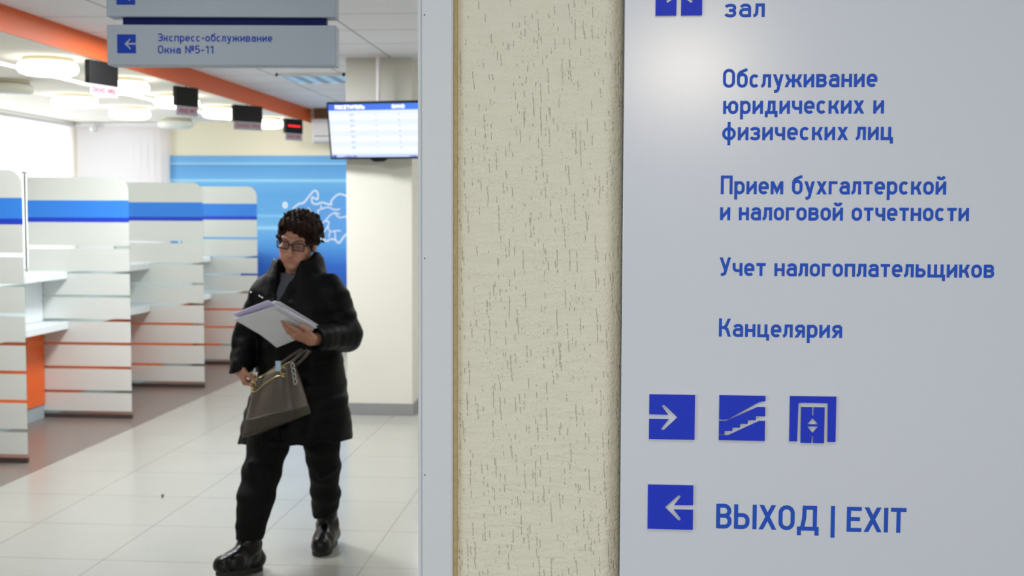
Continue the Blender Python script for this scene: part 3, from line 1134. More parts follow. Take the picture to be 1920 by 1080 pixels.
tag(MB().box(-4.31, -4.25, 5.5, 13.3, 2.602, 2.612).build('led_strip', M['strip']), 'long lit strip lamp running along the white ceiling over the counters', 'strip lamp')

pl = thing('ceiling_light', (-2.6, 10.52, 2.76), 'square louvered fluorescent light in the tiled ceiling before the column', 'ceiling light')
x0, x1, y0_, y1_ = -2.90, -2.30, 10.20, 10.82
MB().box(x0, x0 + 0.02, y0_, y1_, 2.735, 2.765).box(x1 - 0.02, x1, y0_, y1_, 2.735, 2.765).box(x0, x1, y0_, y0_ + 0.02, 2.735, 2.765).box(x0, x1, y1_ - 0.02, y1_, 2.735, 2.765).build('frame', M['white_plastic'], pl)
m = MB()
for i in range(1, 4):
    x = x0 + 0.15 * i
    m.box(x - 0.012, x + 0.012, y0_ + 0.02, y1_ - 0.02, 2.737, 2.755)
for j in range(1, 10):
    y = y0_ + 0.062 * j
    m.box(x0 + 0.02, x1 - 0.02, y - 0.004, y + 0.004, 2.736, 2.754)
m.build('louver', M['louver'], pl)
m = MB()
for i in range(4):
    x = x0 + 0.075 + 0.15 * i
    m.box(x - 0.035, x + 0.035, y0_ + 0.02, y1_ - 0.02, 2.7555, 2.7595)
m.build('tubes', M['tube'], pl)

boards = [((-3.538, 7.909), (-3.464, 8.205), '8', 'black window display with the eighth window label under it, nearest the doorway'),
          ((-3.569, 9.611), (-3.459, 9.827), '7', 'black window display with the seventh window label, hanging under the orange band'),
          ((-3.63, 11.298), (-3.422, 11.538), '6', 'widest black window display, with the sixth window label under it'),
          ((-3.597, 12.984), (-3.468, 13.216), '5', 'black window display showing a lit red dash, nearest the rear wall')]
for (xa, ya_), (xb, yb_), num, lab in boards:
    L = math.hypot(xb - xa, yb_ - ya_)
    rz = math.atan2(yb_ - ya_, xb - xa)
    t = thing('window_display', ((xa + xb) / 2, (ya_ + yb_) / 2, 2.60), lab, 'display', 'displays over the service windows', rz)
    hl = L / 2
    MB().box(-hl, hl, -0.02, 0.02, -0.160, -0.004).build('casing', M['black_plastic'], t, bevel=0.003, local=True)
    MB().box(-0.006, 0.006, -0.006, 0.006, -0.004, 0.004).build('bracket', M['steel'], t, local=True)
    pz = MB().box(-hl + 0.006, hl - 0.004, -0.014, -0.008, -0.238, -0.160).build('label_plate', M['label_plate'], t, local=True)
    text_parts('lettering', M['red_letter'], pz, 'ОКНО №' + num, (-hl + 0.03, -0.0146, -0.217), (1, 0, 0), (0, 0, 1), L - 0.06, 0.036, 0.18, True)
    if num == '5':
        MB().box(-hl + 0.04, hl - 0.04, -0.0225, -0.0205, -0.092, -0.072).build('red_dash', M['led_red'], t, local=True)

# ================================================================== QUEUE SCREEN
tv = thing('queue_screen', (-1.785, 8.98, 2.19), 'black framed queue screen hung before the column, listing visitors and windows', 'screen')
tv.rotation_euler = (math.radians(11), 0, math.radians(-9))
MB().box(-0.385, 0.385, 0.0, 0.045, -0.215, 0.215).build('frame', M['black_plastic'], tv, bevel=0.004, local=True)
sc = MB().box(-0.370, 0.370, -0.0015, 0.0005, -0.200, 0.200).build('display_panel', M['screen'], tv, local=True)
text_parts('heading', M['screen_white'], sc, 'ПОСЕТИТЕЛЬ', (-0.315, -0.0025, 0.163), (1, 0, 0), (0, 0, 1), 0.235, 0.027, 0.17, True)
text_parts('heading', M['screen_white'], sc, 'ОКНО', (0.135, -0.0025, 0.163), (1, 0, 0), (0, 0, 1), 0.100, 0.027, 0.17, True)
rnd = random.Random(3)
for r_ in range(7):
    z = 0.118 - r_ * 0.041
    m = MB()
    for k in range(3):
        hh = 0.008 if rnd.random() < 0.75 else 0.004
        m.box(-0.205 + k * 0.0125, -0.196 + k * 0.0125, -0.0022, -0.0016, z - hh, z + 0.008)
    m.build('ticket_number', M['screen_grey'], sc, local=True)
    MB().add([(0.0, -0.0025, z - 0.007), (0.011, -0.0025, z), (0.0, -0.0025, z + 0.007)], [(0, 1, 2)]).build('row_arrow', M['screen_grey'], sc, local=True, fix=False)
    MB().box(0.183, 0.190, -0.0022, -0.0016, z - 0.009, z + 0.009).build('window_number', M['screen_grey'], sc, local=True)
MB().box(-0.365, -0.332, -0.0022, -0.0016, -0.199, -0.183).build('footer_logo', M['screen_navy'], sc, local=True)
for xs_ in (-0.27, 0.25):
    m = MB()
    m.box(xs_, xs_ + 0.11, -0.0021, -0.0016, -0.1985, -0.1965)
    for k in range(7):
        m.box(xs_ + k * 0.016, xs_ + k * 0.016 + 0.006 + 0.003 * (k % 3), -0.0022, -0.0016, -0.1985, -0.189 + 0.003 * (k % 2))
    m.build('footer_line', M['screen_navy'], sc, local=True)
MB().prism([(-0.07, 0), (0.07, 0), (0.04, -0.022), (-0.04, -0.022)], (0, 0.005, -0.2145), (1, 0, 0), (0, 0, 1), (0, -1, 0), 0.03).build('logo_bump', M['black_plastic'], tv, local=True)
MB().tube([(-1.785, 9.06, 2.20), (-1.785, 9.06, 2.757)], 0.016, 12).build('mount_pole', M['white_plastic'], tv)
MB().box(-1.845, -1.725, 9.0, 9.12, 2.748, 2.759).build('mount_plate', M['white_plastic'], tv)
MB().box(-1.83, -1.74, 9.022, 9.075, 2.12, 2.26).build('bracket', M['black_plastic'], tv, bevel=0.004)

# ================================================================== HANGING SIGN
hs = thing('hanging_sign', (-1.455, 4.405, 2.19), 'grey hanging direction sign with a dark blue bar, above the doorway passage', 'sign')
hs.rotation_euler = (0, 0, math.radians(5.0))
HW = 0.4235
for zb, zt in ((-0.070, 0.078), (0.107, 0.255)):
    MB().box(-HW, HW, 0.0, 0.085, zb, zt).build('sign_box', M['hang'], hs, bevel=0.003, local=True)
MB().box(-0.369, 0.384, 0.02, 0.065, 0.077, 0.108).build('blue_bar', M['navy'], hs, local=True)


def arrow_cut(d):
    """outline of a unit square plate whose arrow is cut through it, opening on one edge; d: 'r','l','u'"""
    p = [(0, 0), (1, 0), (1, 1), (0, 1), (0, 0.553), (0.420, 0.548), (0.275, 0.740), (0.295, 0.770), (0.335, 0.762), (0.618, 0.497), (0.328, 0.215), (0.285, 0.207), (0.270, 0.245), (0.430, 0.452), (0, 0.452)]
    if d == 'r':
        return p
    if d == 'l':
        return [(1 - x, y) for x, y in p][::-1]
    return [(1 - y, x) for x, y in p]


for z0p, up in ((-0.027, False), (0.150, False)):
    m = MB()
    m.prism([(p[0] * 0.069, p[1] * 0.069) for p in arrow_cut('l')], (-0.385, -0.0012, z0p), (1, 0, 0), (0, 0, 1), (0, -1, 0), 0.0012)
    m.build('arrow_square', M['hang_letter'], hs, local=True)
text_parts('lettering', M['hang_letter'], hs, 'Экспресс-обслуживание', (-0.235, -0.0012, 0.0165), (1, 0, 0), (0, 0, 1), 0.424, 0.0295, 0.15, True)
text_parts('lettering', M['hang_letter'], hs, 'Окна №5-11', (-0.235, -0.0012, -0.0275), (1, 0, 0), (0, 0, 1), 0.207, 0.0295, 0.15, True)
for x in (-0.3, 0.3):
    MB().tube([(x, 0.042, 0.255), (x, 0.042, 0.569)], 0.004, 8).build('rod', M['steel'], hs, local=True)

# ================================================================== DIRECTORY BOARD
YS = 2.285
db = thing('directory_board', (0.5, YS, 0.6), 'large pale grey wall sign with blue lettering and raised blue pictogram plates', 'sign')
MB().box(0.015, 1.02, YS, YS + 0.014, 0.55, 2.35).build('board', M['board'], db, bevel=0.0012)
MB().box(0.10, 0.96, YS + 0.014, 2.41, 0.75, 2.2).build('mounting_frame', M['steel'], db)
lines = [('зал', 0.2000, 0.2725, 1.9415, 0.0350), ('Обслуживание', 0.1980, 0.4780, 1.8125, 0.0345), ('юридических и', 0.1990, 0.4910, 1.7640, 0.0345), ('физических лиц', 0.1978, 0.5100, 1.7155, 0.0345),
         ('Прием бухгалтерской', 0.1968, 0.6060, 1.6155, 0.0345), ('и налоговой отчетности', 0.1962, 0.6480, 1.5670, 0.0345),
         ('Учет налогоплательщиков', 0.1965, 0.6960, 1.4630, 0.0345), ('Канцелярия', 0.1970, 0.4240, 1.3485, 0.0345), ('ВЫХОД | EXIT', 0.1970, 0.5490, 0.9830, 0.0470)]
for tx, xa, xb, z, cap in lines:
    text_parts('lettering', M['letter'], db, tx, (xa, YS - 0.0004, z), (1, 0, 0), (0, 0, 1), xb - xa, cap, 0.160 if cap < 0.04 else 0.162)
S = 0.0856
TH = 0.006


def plate(name, polys, x, z, label):
    m = MB()
    for p in polys:
        m.prism([(q[0] * S, q[1] * S) for q in p], (x, YS - TH, z), (1, 0, 0), (0, 0, 1), (0, -1, 0), TH - 0.0002, 0, 1)
    o = m.build(name, [M['plate'], M['plate_side']], db)
    o['label'] = label


plate('arrow_plate', [arrow_cut('r')], 0.0682, 1.1525, 'blue plate with an arrow pointing to the stairs plate')
plate('arrow_plate', [arrow_cut('l')], 0.0672, 0.9800, 'blue plate with an arrow beside the exit wording')
plate('arrow_plate', [arrow_cut('u')], 0.0720, 1.9448, 'blue plate with an upward arrow')
stair_top = [(0, 1), (1, 1), (1, 0.880), (0.925, 0.872), (0.84, 0.842), (0.20, 0.470), (0.12, 0.455), (0, 0.458)]
st_mid = [(0, 0.432), (0.15, 0.432), (0.83, 0.752), (1, 0.752), (1, 0.545), (0.80, 0.545), (0.80, 0.455), (0.625, 0.455), (0.625, 0.372), (0.46, 0.372), (0.46, 0.285), (0.295, 0.285), (0.295, 0.205), (0.125, 0.205), (0.125, 0.130), (0, 0.130)]
st_bot = [(0, 0), (1, 0), (1, 0.445), (0.87, 0.445), (0.205, 0.118), (0, 0.118)]
plate('stairs_plate', [stair_top, st_mid, st_bot], 0.1990, 1.1530, 'blue plate with a staircase pictogram')
frame_p = [(0, 0), (0.175, 0), (0.190, 0.852), (0.815, 0.852), (0.825, 0), (1, 0), (1, 1), (0, 1)]
c_, s_ = 0.5, 0.014
left_d = [(0.245, 0.762), (c_ - s_, 0.762), (c_ - s_, 0.585), (c_, 0.575), (c_, 0.520), (c_ - 0.115, 0.385), (c_, 0.385), (c_, 0.335), (c_ - 0.115, 0.335), (c_, 0.195), (c_, 0.130), (c_ - s_, 0.120), (c_ - s_, -0.03), (0.245, -0.03)]
right_d = [(1 - x, z) for x, z in left_d][::-1]
plate('elevator_plate', [frame_p, left_d, right_d], 0.3295, 1.1535, 'blue plate with an elevator pictogram')

# ================================================================== THE WOMAN: solids grown from distance fields
class Field:
    """signed distance samples on a box grid; shapes are blended in, the zero surface becomes one mesh"""

    def __init__(s, lo, hi, h):
        s.h = h
        s.lo = np.array(lo, float)
        s.n = np.ceil((np.array(hi) - s.lo) / h).astype(int) + 1
        s.ax = [s.lo[i] + h * np.arange(s.n[i]) for i in range(3)]
        s.F = np.full(s.n, 0.05, np.float32)

    def win(s, lo, hi, pad=0.035):
        sl = []
        for i in range(3):
            a = int(np.clip((lo[i] - pad - s.lo[i]) / s.h, 0, s.n[i]))
            b = int(np.clip((hi[i] + pad - s.lo[i]) / s.h + 1, 0, s.n[i]))
            sl.append(slice(a, b))
        X = s.ax[0][sl[0]][:, None, None].astype(np.float32)
        Y = s.ax[1][sl[1]][None, :, None].astype(np.float32)
        Z = s.ax[2][sl[2]][None, None, :].astype(np.float32)
        return tuple(sl), X, Y, Z

    def put(s, sl, d, k, op):
        A = s.F[sl]
        if A.size == 0:
            return
        if op == 'sub':
            d = -d
            if k:
                hh = np.clip(0.5 - 0.5 * (d - A) / k, 0, 1)
                r = A * hh + d * (1 - hh) + k * hh * (1 - hh)
            else:
                r = np.maximum(A, d)
        else:
            if k:
                hh = np.clip(0.5 + 0.5 * (A - d) / k, 0, 1)
                r = d * hh + A * (1 - hh) - k * hh * (1 - hh)
            else:
                r = np.minimum(A, d)
        s.F[sl] = r

    def cap(s, a, b, ra, rb=None, k=0.01, op='add', rib=None):
        rb = ra if rb is None else rb
        a, b = np.array(a, float), np.array(b, float)
        m = max(ra, rb)
        sl, X, Y, Z = s.win(np.minimum(a, b) - m, np.maximum(a, b) + m)
        ab = b - a
        L2 = float(ab @ ab) + 1e-12
        t = np.clip(((X - a[0]) * ab[0] + (Y - a[1]) * ab[1] + (Z - a[2]) * ab[2]) / L2, 0, 1)
        d = np.sqrt((X - a[0] - t * ab[0]) ** 2 + (Y - a[1] - t * ab[1]) ** 2 + (Z - a[2] - t * ab[2]) ** 2)
        r = ra + (rb - ra) * t
        if rib:
            r = r + rib[1] * (np.abs(np.sin(PI * (t * math.sqrt(L2) + rib[2]) / rib[0])) - 0.6)
        s.put(sl, d - r, k, op)

    def ell(s, c, r, A=None, k=0.01, op='add'):
        """A: rows are the ellipsoid's own axes"""
        c, r = np.array(c, float), np.array(r, float)
        A = np.eye(3) if A is None else np.array(A, float)
        ext = np.sqrt(((A.T * r) ** 2).sum(1))
        sl, X, Y, Z = s.win(c - ext, c + ext)
        q0 = q1 = 0
        for i in range(3):
            p = (X - c[0]) * A[i, 0] + (Y - c[1]) * A[i, 1] + (Z - c[2]) * A[i, 2]
            q0 = q0 + (p / r[i]) ** 2
            q1 = q1 + (p / r[i] ** 2) ** 2
        k0, k1 = np.sqrt(q0), np.sqrt(q1) + 1e-9
        s.put(sl, k0 * (k0 - 1) / k1, k, op)

    def loft(s, rows, yaw, k=0.01, op='add', rib=None, flat=True):
        """rows: (z, cx, cy, rx, ry) rising; elliptical sections turned by yaw"""
        rows = np.array(rows, float)
        z = rows[:, 0]
        m = rows[:, 3:5].max() + 0.02
        lo = (rows[:, 1].min() - m, rows[:, 2].min() - m, z[0])
        hi = (rows[:, 1].max() + m, rows[:, 2].max() + m, z[-1])
        sl, X, Y, Z = s.win(lo, hi)
        zz = np.clip(Z, z[0], z[-1])
        cx, cy, rx, ry = [np.interp(zz, z, rows[:, i]) for i in range(1, 5)]
        if rib:
            e = rib[1] * (np.abs(np.sin(PI * (zz + 0.012 * np.sin(X * 23)) / rib[0])) - 0.6)
            rx, ry = rx + e, ry + e
        c, n = math.cos(yaw), math.sin(yaw)
        u = (X - cx) * c + (Y - cy) * n
        v = -(X - cx) * n + (Y - cy) * c
        q = np.sqrt((u / rx) ** 2 + (v / ry) ** 2) + 1e-6
        g = np.sqrt((u / rx ** 2) ** 2 + (v / ry ** 2) ** 2) + 1e-6
        d = q * (q - 1) / g
        d = np.maximum(d, np.abs(Z - (z[0] + z[-1]) / 2) - (z[-1] - z[0]) / 2)
        s.put(sl, d, k, op)

    def half(s, p, nrm, lo, hi, op='sub', k=0.0):
        sl, X, Y, Z = s.win(lo, hi, 0)
        nrm = np.array(nrm, float)
        nrm /= np.linalg.norm(nrm)
        s.put(sl, -((X - p[0]) * nrm[0] + (Y - p[1]) * nrm[1] + (Z - p[2]) * nrm[2]), k, op)

    def wobble(s, amp, freq, seed=0):
        r = np.random.RandomState(seed)
        X, Y, Z = s.ax[0][:, None, None], s.ax[1][None, :, None], s.ax[2][None, None, :]
        for _ in range(4):
            q = r.normal(size=3) * freq
            s.F += (amp * np.sin(X * q[0] + Y * q[1] + Z * q[2] + r.rand() * 6)).astype(np.float32)

    def mesh(s):
        F = s.F
        F[0], F[-1], F[:, 0], F[:, -1], F[:, :, 0], F[:, :, -1] = .05, .05, .05, .05, .05, .05
        S = F < 0
        n = s.n
        cnt = np.zeros(n - 1, np.uint8)
        for i in (0, 1):
            for j in (0, 1):
                for k in (0, 1):
                    cnt += S[i:n[0] - 1 + i, j:n[1] - 1 + j, k:n[2] - 1 + k]
        act = np.argwhere((cnt > 0) & (cnt < 8))
        idx = np.full(n - 1, -1, np.int64)
        idx[tuple(act.T)] = np.arange(len(act))
        P = np.zeros((len(act), 3))
        W = np.zeros(len(act))
        cs = [(i, j, k) for i in (0, 1) for j in (0, 1) for k in (0, 1)]
        for a in cs:
            for d in range(3):
                if a[d]:
                    continue
                b = list(a)
                b[d] = 1
                fa = F[tuple((act + a).T)]
                fb = F[tuple((act + b).T)]
                m = (fa < 0) != (fb < 0)
                t = np.where(m, fa / np.where(m, fa - fb, 1), 0)
                q = np.array(a)[None] + np.zeros((len(act), 3))
                q[:, d] += t
                P += q * m[:, None]
                W += m
        P = s.lo + s.h * (act + P / W[:, None])
        quads = []
        for d in range(3):
            e, g = [(1, 2), (2, 0), (0, 1)][d]
            sl0 = [slice(1, -1)] * 3
            sl1 = [slice(1, -1)] * 3
            sl0[d], sl1[d] = slice(0, -1), slice(1, None)
            A, B = S[tuple(sl0)], S[tuple(sl1)]
            pos = np.argwhere(A != B)
            base = pos + 1
            base[:, d] -= 1
            fl = A[tuple(pos.T)]
            def cell(de, dg):
                q = base.copy()
                q[:, e] += de
                q[:, g] += dg
                return idx[tuple(q.T)]
            c0, c1, c2, c3 = cell(-1, -1), cell(0, -1), cell(0, 0), cell(-1, 0)
            q = np.stack([c0, c1, c2, c3], 1)
            q[~fl] = q[~fl][:, ::-1]
            quads.append(q)
        Q = np.concatenate(quads)
        Q = Q[(Q >= 0).all(1)]
        return P, Q

    def build(s, name, mats, parent=None, pick=None, smooth_iter=0):
        P, Q = s.mesh()
        me = bpy.data.meshes.new(name)
        me.vertices.add(len(P))
        me.vertices.foreach_set('co', P.astype(np.float32).ravel())
        me.loops.add(len(Q) * 4)
        me.loops.foreach_set('vertex_index', Q.astype(np.int32).ravel())
        me.polygons.add(len(Q))
        me.polygons.foreach_set('loop_start', np.arange(0, len(Q) * 4, 4, dtype=np.int32))
        mats = mats if isinstance(mats, (list, tuple)) else [mats]
        for m in mats:
            me.materials.append(m)
        if pick is not None:
            cen = P[Q].mean(1)
            me.polygons.foreach_set('material_index', pick(cen).astype(np.int32))
        me.polygons.foreach_set('use_smooth', [True] * len(Q))
        me.update(calc_edges=True)
        me.validate()
        o = bpy.data.objects.new(name, me)
        C.objects.link(o)
        attach(o, parent)
        return o


def nv(v):
    v = np.array(v, float)
    return v / np.linalg.norm(v)


# ---- head frame: forward f, her left s, up u
yw, pt, rl = math.radians(4), math.radians(13), math.radians(9)
f0 = np.array([-math.sin(yw), -math.cos(yw), 0])
s0 = np.array([math.cos(yw), -math.sin(yw), 0])
z0 = np.array([0, 0, 1.0])
hf = math.cos(pt) * f0 - math.sin(pt) * z0
hu_ = math.cos(pt) * z0 + math.sin(pt) * f0
hs_ = math.cos(rl) * s0 - math.sin(rl) * hu_
hu = math.cos(rl) * hu_ + math.sin(rl) * s0
HC = np.array([-1.384, 5.2, 1.455])
HA = np.array([hs_, hf, hu])


def hd(s, f, u):
    return HC + hs_ * s + hf * f + hu * u


# landmarks of the pose (metres)
R_SH, R_EL, R_WR = (-1.535, 5.21, 1.215), (-1.614, 5.21, 1.03), (-1.624, 5.12, 0.885)
L_SH, L_EL, L_WR = (-1.238, 5.19, 1.22), (-1.168, 5.185, 1.042), (-1.258, 4.94, 1.047)
NECK = np.array([-1.392, 5.215, 1.27])
R_HIP, R_KN, R_AN = (-1.480, 5.21, 0.80), (-1.522, 5.09, 0.44), (-1.578, 5.085, 0.12)
L_HIP, L_KN, L_AN = (-1.30, 5.22, 0.80), (-1.308, 5.33, 0.42), (-1.338, 5.53, 0.13)


def hand(F, wr, d, n, t, curl, thumb, size=1.0, elbow=None):
    """d: wrist to knuckles, n: the way the palm faces, t: towards the thumb; curl: bends of four fingers in degrees (three joints each)"""
    wr, d = np.array(wr, float), nv(d)
    n = nv(np.array(n) - d * np.dot(n, d))
    t = np.array(t, float)
    t = nv(t - d * np.dot(t, d) - n * np.dot(t, n))
    z = size
    k4 = [0.030, 0.010, -0.010, -0.029]
    ln = [0.082, 0.085, 0.081, 0.073]
    for i in range(4):
        a = wr + t * k4[i] * 0.55 * z
        b = wr + t * k4[i] * z + d * ln[i] * z
        F.cap(a, b, 0.0165 * z, 0.0125 * z, 0.012)
    F.cap(wr + t * 0.018 * z, wr + t * 0.030 * z + d * 0.035 * z + n * 0.010 * z, 0.017 * z, 0.015 * z, 0.012)
    F.cap(wr + nv(np.array(elbow) - wr) * 0.05, wr, 0.025 * z, 0.023 * z, 0.012)
    sc = [0.95, 1.05, 0.98, 0.80]
    for i in range(4):
        p = wr + t * k4[i] * z + d * ln[i] * z
        ang = 0.0
        dd0 = nv(d + t * k4[i] * 2.6)
        for j, L in enumerate((0.042, 0.026, 0.021)):
            ang += math.radians(curl[i][j])
            dd = dd0 * math.cos(ang) + n * math.sin(ang)
            q = p + dd * L * sc[i] * z
            F.cap(p, q, (0.0095, 0.0083, 0.0075)[j] * z, (0.0085, 0.0076, 0.0064)[j] * z, 0.003)
            p = q
    p = wr + t * 0.030 * z + d * 0.028 * z + n * 0.008 * z
    for j, (L, v) in enumerate(zip((0.036, 0.030, 0.026), thumb)):
        dd = nv(d * v[0] + t * v[1] + n * v[2])
        q = p + dd * L * z
        F.cap(p, q, (0.0125, 0.0105, 0.0095)[j] * z, (0.0105, 0.0095, 0.0078)[j] * z, 0.006)
        p = q


B = Field((-1.80, 4.77, 0.0), (-1.05, 5.66, 1.60), 0.0032)
# trunk, limbs (under the clothes) and neck
B.loft([(0.74, -1.39, 5.21, 0.14, 0.10), (0.9, -1.385, 5.21, 0.13, 0.09), (1.1, -1.385, 5.20, 0.14, 0.095), (1.22, -1.385, 5.20, 0.13, 0.085), (1.29, -1.388, 5.21, 0.06, 0.055)], yw * -0.6, 0.02)
for a, b, ra, rb in ((R_SH, R_EL, 0.042, 0.036), (R_EL, R_WR, 0.036, 0.026), (L_SH, L_EL, 0.042, 0.036), (L_EL, L_WR, 0.036, 0.026), ((-1.5, 5.21, 1.22), (-1.27, 5.2, 1.23), 0.045, 0.045),
                     (R_HIP, R_KN, 0.072, 0.048), (R_KN, R_AN, 0.046, 0.034), (L_HIP, L_KN, 0.072, 0.048), (L_KN, L_AN, 0.044, 0.026),
                     (R_AN, (-1.615, 4.99, 0.065), 0.026, 0.020), (L_AN, (-1.337, 5.42, 0.05), 0.024, 0.018)):
    B.cap(a, b, ra, rb, 0.02)
B.cap(NECK, hd(0, -0.012, -0.06), 0.052, 0.050, 0.02)
# head
B.ell(hd(0, -0.018, 0.035), (0.071, 0.090, 0.084), HA, 0.02)
B.ell(hd(0, 0.022, -0.028), (0.061, 0.066, 0.084), HA, 0.02)
B.ell(hd(0, 0.030, -0.072), (0.050, 0.052, 0.040), HA, 0.018)
B.cap(hd(-0.048, 0.0, -0.062), hd(-0.018, 0.066, -0.096), 0.017, 0.016, 0.018)
B.cap(hd(0.048, 0.0, -0.062), hd(0.018, 0.066, -0.096), 0.017, 0.016, 0.018)
B.ell(hd(0, 0.074, -0.098), (0.022, 0.017, 0.017), HA, 0.014)
for sg in (-1, 1):
    B.ell(hd(sg * 0.042, 0.058, -0.028), (0.022, 0.022, 0.020), HA, 0.016)      # cheekbone
    B.ell(hd(sg * 0.034, 0.066, -0.062), (0.020, 0.018, 0.024), HA, 0.016)      # cheek
    B.cap(hd(sg * 0.012, 0.083, 0.020), hd(sg * 0.044, 0.070, 0.024), 0.010, 0.009, 0.012)   # brow ridge
    B.ell(hd(sg * 0.031, 0.094, 0.002), (0.019, 0.014, 0.011), HA, 0.010, 'sub')  # socket
    B.ell(hd(sg * 0.031, 0.071, 0.001), (0.017, 0.014, 0.0125), HA, 0.004)      # lid over the eyeball
    B.cap(hd(sg * 0.017, 0.0835, -0.0045), hd(sg * 0.031, 0.0880, -0.0075), 0.0022, 0.0022, 0.002)  # lower lid edge, looking down
    B.cap(hd(sg * 0.031, 0.0880, -0.0075), hd(sg * 0.046, 0.0785, -0.0045), 0.0022, 0.0022, 0.002)
    B.ell(hd(sg * 0.0755, -0.008, -0.022), (0.009, 0.017, 0.030), HA, 0.006)     # ear
    B.ell(hd(sg * 0.0835, -0.005, -0.016), (0.006, 0.010, 0.018), HA, 0.004, 'sub')
    B.ell(hd(sg * 0.012, 0.094, -0.043), (0.0085, 0.011, 0.0075), HA, 0.006)    # nostril wing
    B.cap(hd(sg * 0.020, 0.088, -0.046), hd(sg * 0.034, 0.076, -0.068), 0.0022, 0.0022, 0.006, 'sub')   # fold beside the mouth
B.cap(hd(0, 0.084, 0.014), hd(0, 0.106, -0.034), 0.0085, 0.0115, 0.010)
B.ell(hd(0, 0.107, -0.039), (0.0125, 0.0115, 0.0095), HA, 0.006)
B.cap(hd(-0.006, 0.096, 0.022), hd(-0.006, 0.094, 0.032), 0.0018, 0.0018, 0.004, 'sub')     # frown lines
B.cap(hd(0.006, 0.096, 0.022), hd(0.006, 0.094, 0.032), 0.0018, 0.0018, 0.004, 'sub')
B.ell(hd(0, 0.078, -0.068), (0.027, 0.018, 0.017), HA, 0.012)
B.cap(hd(-0.025, 0.084, -0.0675), hd(0, 0.0938, -0.0635), 0.0036, 0.0044, 0.004)
B.cap(hd(0.025, 0.084, -0.0675), hd(0, 0.0938, -0.0635), 0.0036, 0.0044, 0.004)
B.cap(hd(-0.018, 0.086, -0.0725), hd(0.018, 0.086, -0.0725), 0.0055, 0.0055, 0.004)
B.ell(hd(0, 0.0885, -0.0735), (0.016, 0.0070, 0.0055), HA, 0.005)
B.cap(hd(-0.027, 0.088, -0.0705), hd(0, 0.0985, -0.0678), 0.0020, 0.0024, 0.003, 'sub')
B.cap(hd(0.027, 0.088, -0.0705), hd(0, 0.0985, -0.0678), 0.0020, 0.0024, 0.003, 'sub')
# hands: the hanging one half closed by the bag, the other under the papers
hand(B, (-1.618, 5.118, 0.904), (0.20, -0.06, -0.98), (0.88, 0.35, 0.10), (0.35, -0.92, 0.05),
     [(58, 62, 32), (64, 66, 34), (70, 68, 36), (74, 70, 36)], [(0.70, 0.35, 0.60), (0.80, 0.0, 0.62), (0.80, -0.2, 0.6)], 0.86, R_EL)
HW_L = (-1.262, 4.930, 1.047)
hand(B, HW_L, (-0.62, -0.64, 0.36), (-0.04, 0.54, 0.84), (0.5, -0.75, 0.45),
     [(4, 8, 6), (8, 12, 8), (14, 20, 12), (20, 26, 16)], [(0.80, 0.58, 0.05), (0.92, 0.38, 0.0), (0.97, 0.2, 0.0)], 0.90, L_EL)


def skin_pick(c):
    q = (c - HC) @ HA.T
    lip = (np.abs(q[:, 0]) < 0.022 - np.abs(q[:, 2] + 0.069) * 0.8) & (q[:, 1] > 0.078) & (q[:, 2] < -0.0605) & (q[:, 2] > -0.0785)
    return lip.astype(int)


woman = B.build('person', [M['skin'], M['lip']], pick=skin_pick)
tag(woman, 'woman in black padded coat and glasses walking past the partitions, reading papers', 'person')
del B

# ---- hair: a cap with loose short locks
Hh = Field(HC - 0.16, HC + 0.17, 0.0032)
Hh.ell(hd(0, -0.022, 0.034), (0.084, 0.098, 0.088), HA, 0.0)
Hh.ell(hd(0, -0.055, -0.015), (0.070, 0.058, 0.070), HA, 0.03)
rnd = np.random.RandomState(11)
for _ in range(420):
    th = rnd.uniform(-PI, PI)
    ph = rnd.uniform(-0.35, 1.5)
    dv = np.array([math.cos(ph) * math.sin(th), math.cos(ph) * math.cos(th), math.sin(ph)])
    p = np.array([dv[0] * 0.085, -0.022 + dv[1] * 0.100, 0.033 + dv[2] * 0.089])
    if p[1] > 0.035 and p[2] < 0.072:
        continue
    flow = np.array([dv[0] * 0.5 + 0.35, dv[1] * 0.4 - 0.25 * (dv[1] < 0.3), -0.75]) + rnd.normal(size=3) * 0.55
    flow = nv(flow - dv * np.dot(flow, dv) * 0.75)
    L = rnd.uniform(0.022, 0.046)
    a = p + dv * rnd.uniform(-0.006, 0.006)
    b = a + flow * L + dv * rnd.uniform(-0.004, 0.008)
    m_ = (a + b) / 2 + dv * 0.004
    r = rnd.uniform(0.0035, 0.0065)
    Hh.cap(hd(*a), hd(*m_), r, r, 0.006)
    Hh.cap(hd(*m_), hd(*b), r, r * 0.35, 0.005)
# forehead and face stay free; the fringe sweeps across to her left temple
Hh.ell(hd(-0.012, 0.086, -0.010), (0.060, 0.062, 0.068), HA, 0.006, 'sub')
Hh.ell(hd(0.0, 0.10, -0.06), (0.085, 0.075, 0.080), HA, 0.006, 'sub')
for sg in (-1, 1):
    Hh.ell(hd(sg * 0.082, 0.004, -0.030), (0.018, 0.022, 0.026), HA, 0.004, 'sub')
for i in range(46):
    u0 = rnd.uniform(0, 1)
    a = np.array([-0.060 + 0.115 * u0, 0.070 - 0.035 * abs(u0 - 0.45), 0.100 - 0.018 * u0 + rnd.uniform(-0.008, 0.008)])
    b = a + np.array([0.016 + rnd.uniform(-0.012, 0.014), 0.008 - 0.030 * (u0 > 0.75), -0.012 - 0.032 * u0 + rnd.uniform(-0.006, 0.006)])
    Hh.cap(hd(*a), hd(*((a + b) / 2 + np.array([0, 0.007, 0.002]))), 0.010, 0.009, 0.006)
    Hh.cap(hd(*((a + b) / 2 + np.array([0, 0.007, 0.002]))), hd(*b), 0.009, 0.0035, 0.005)
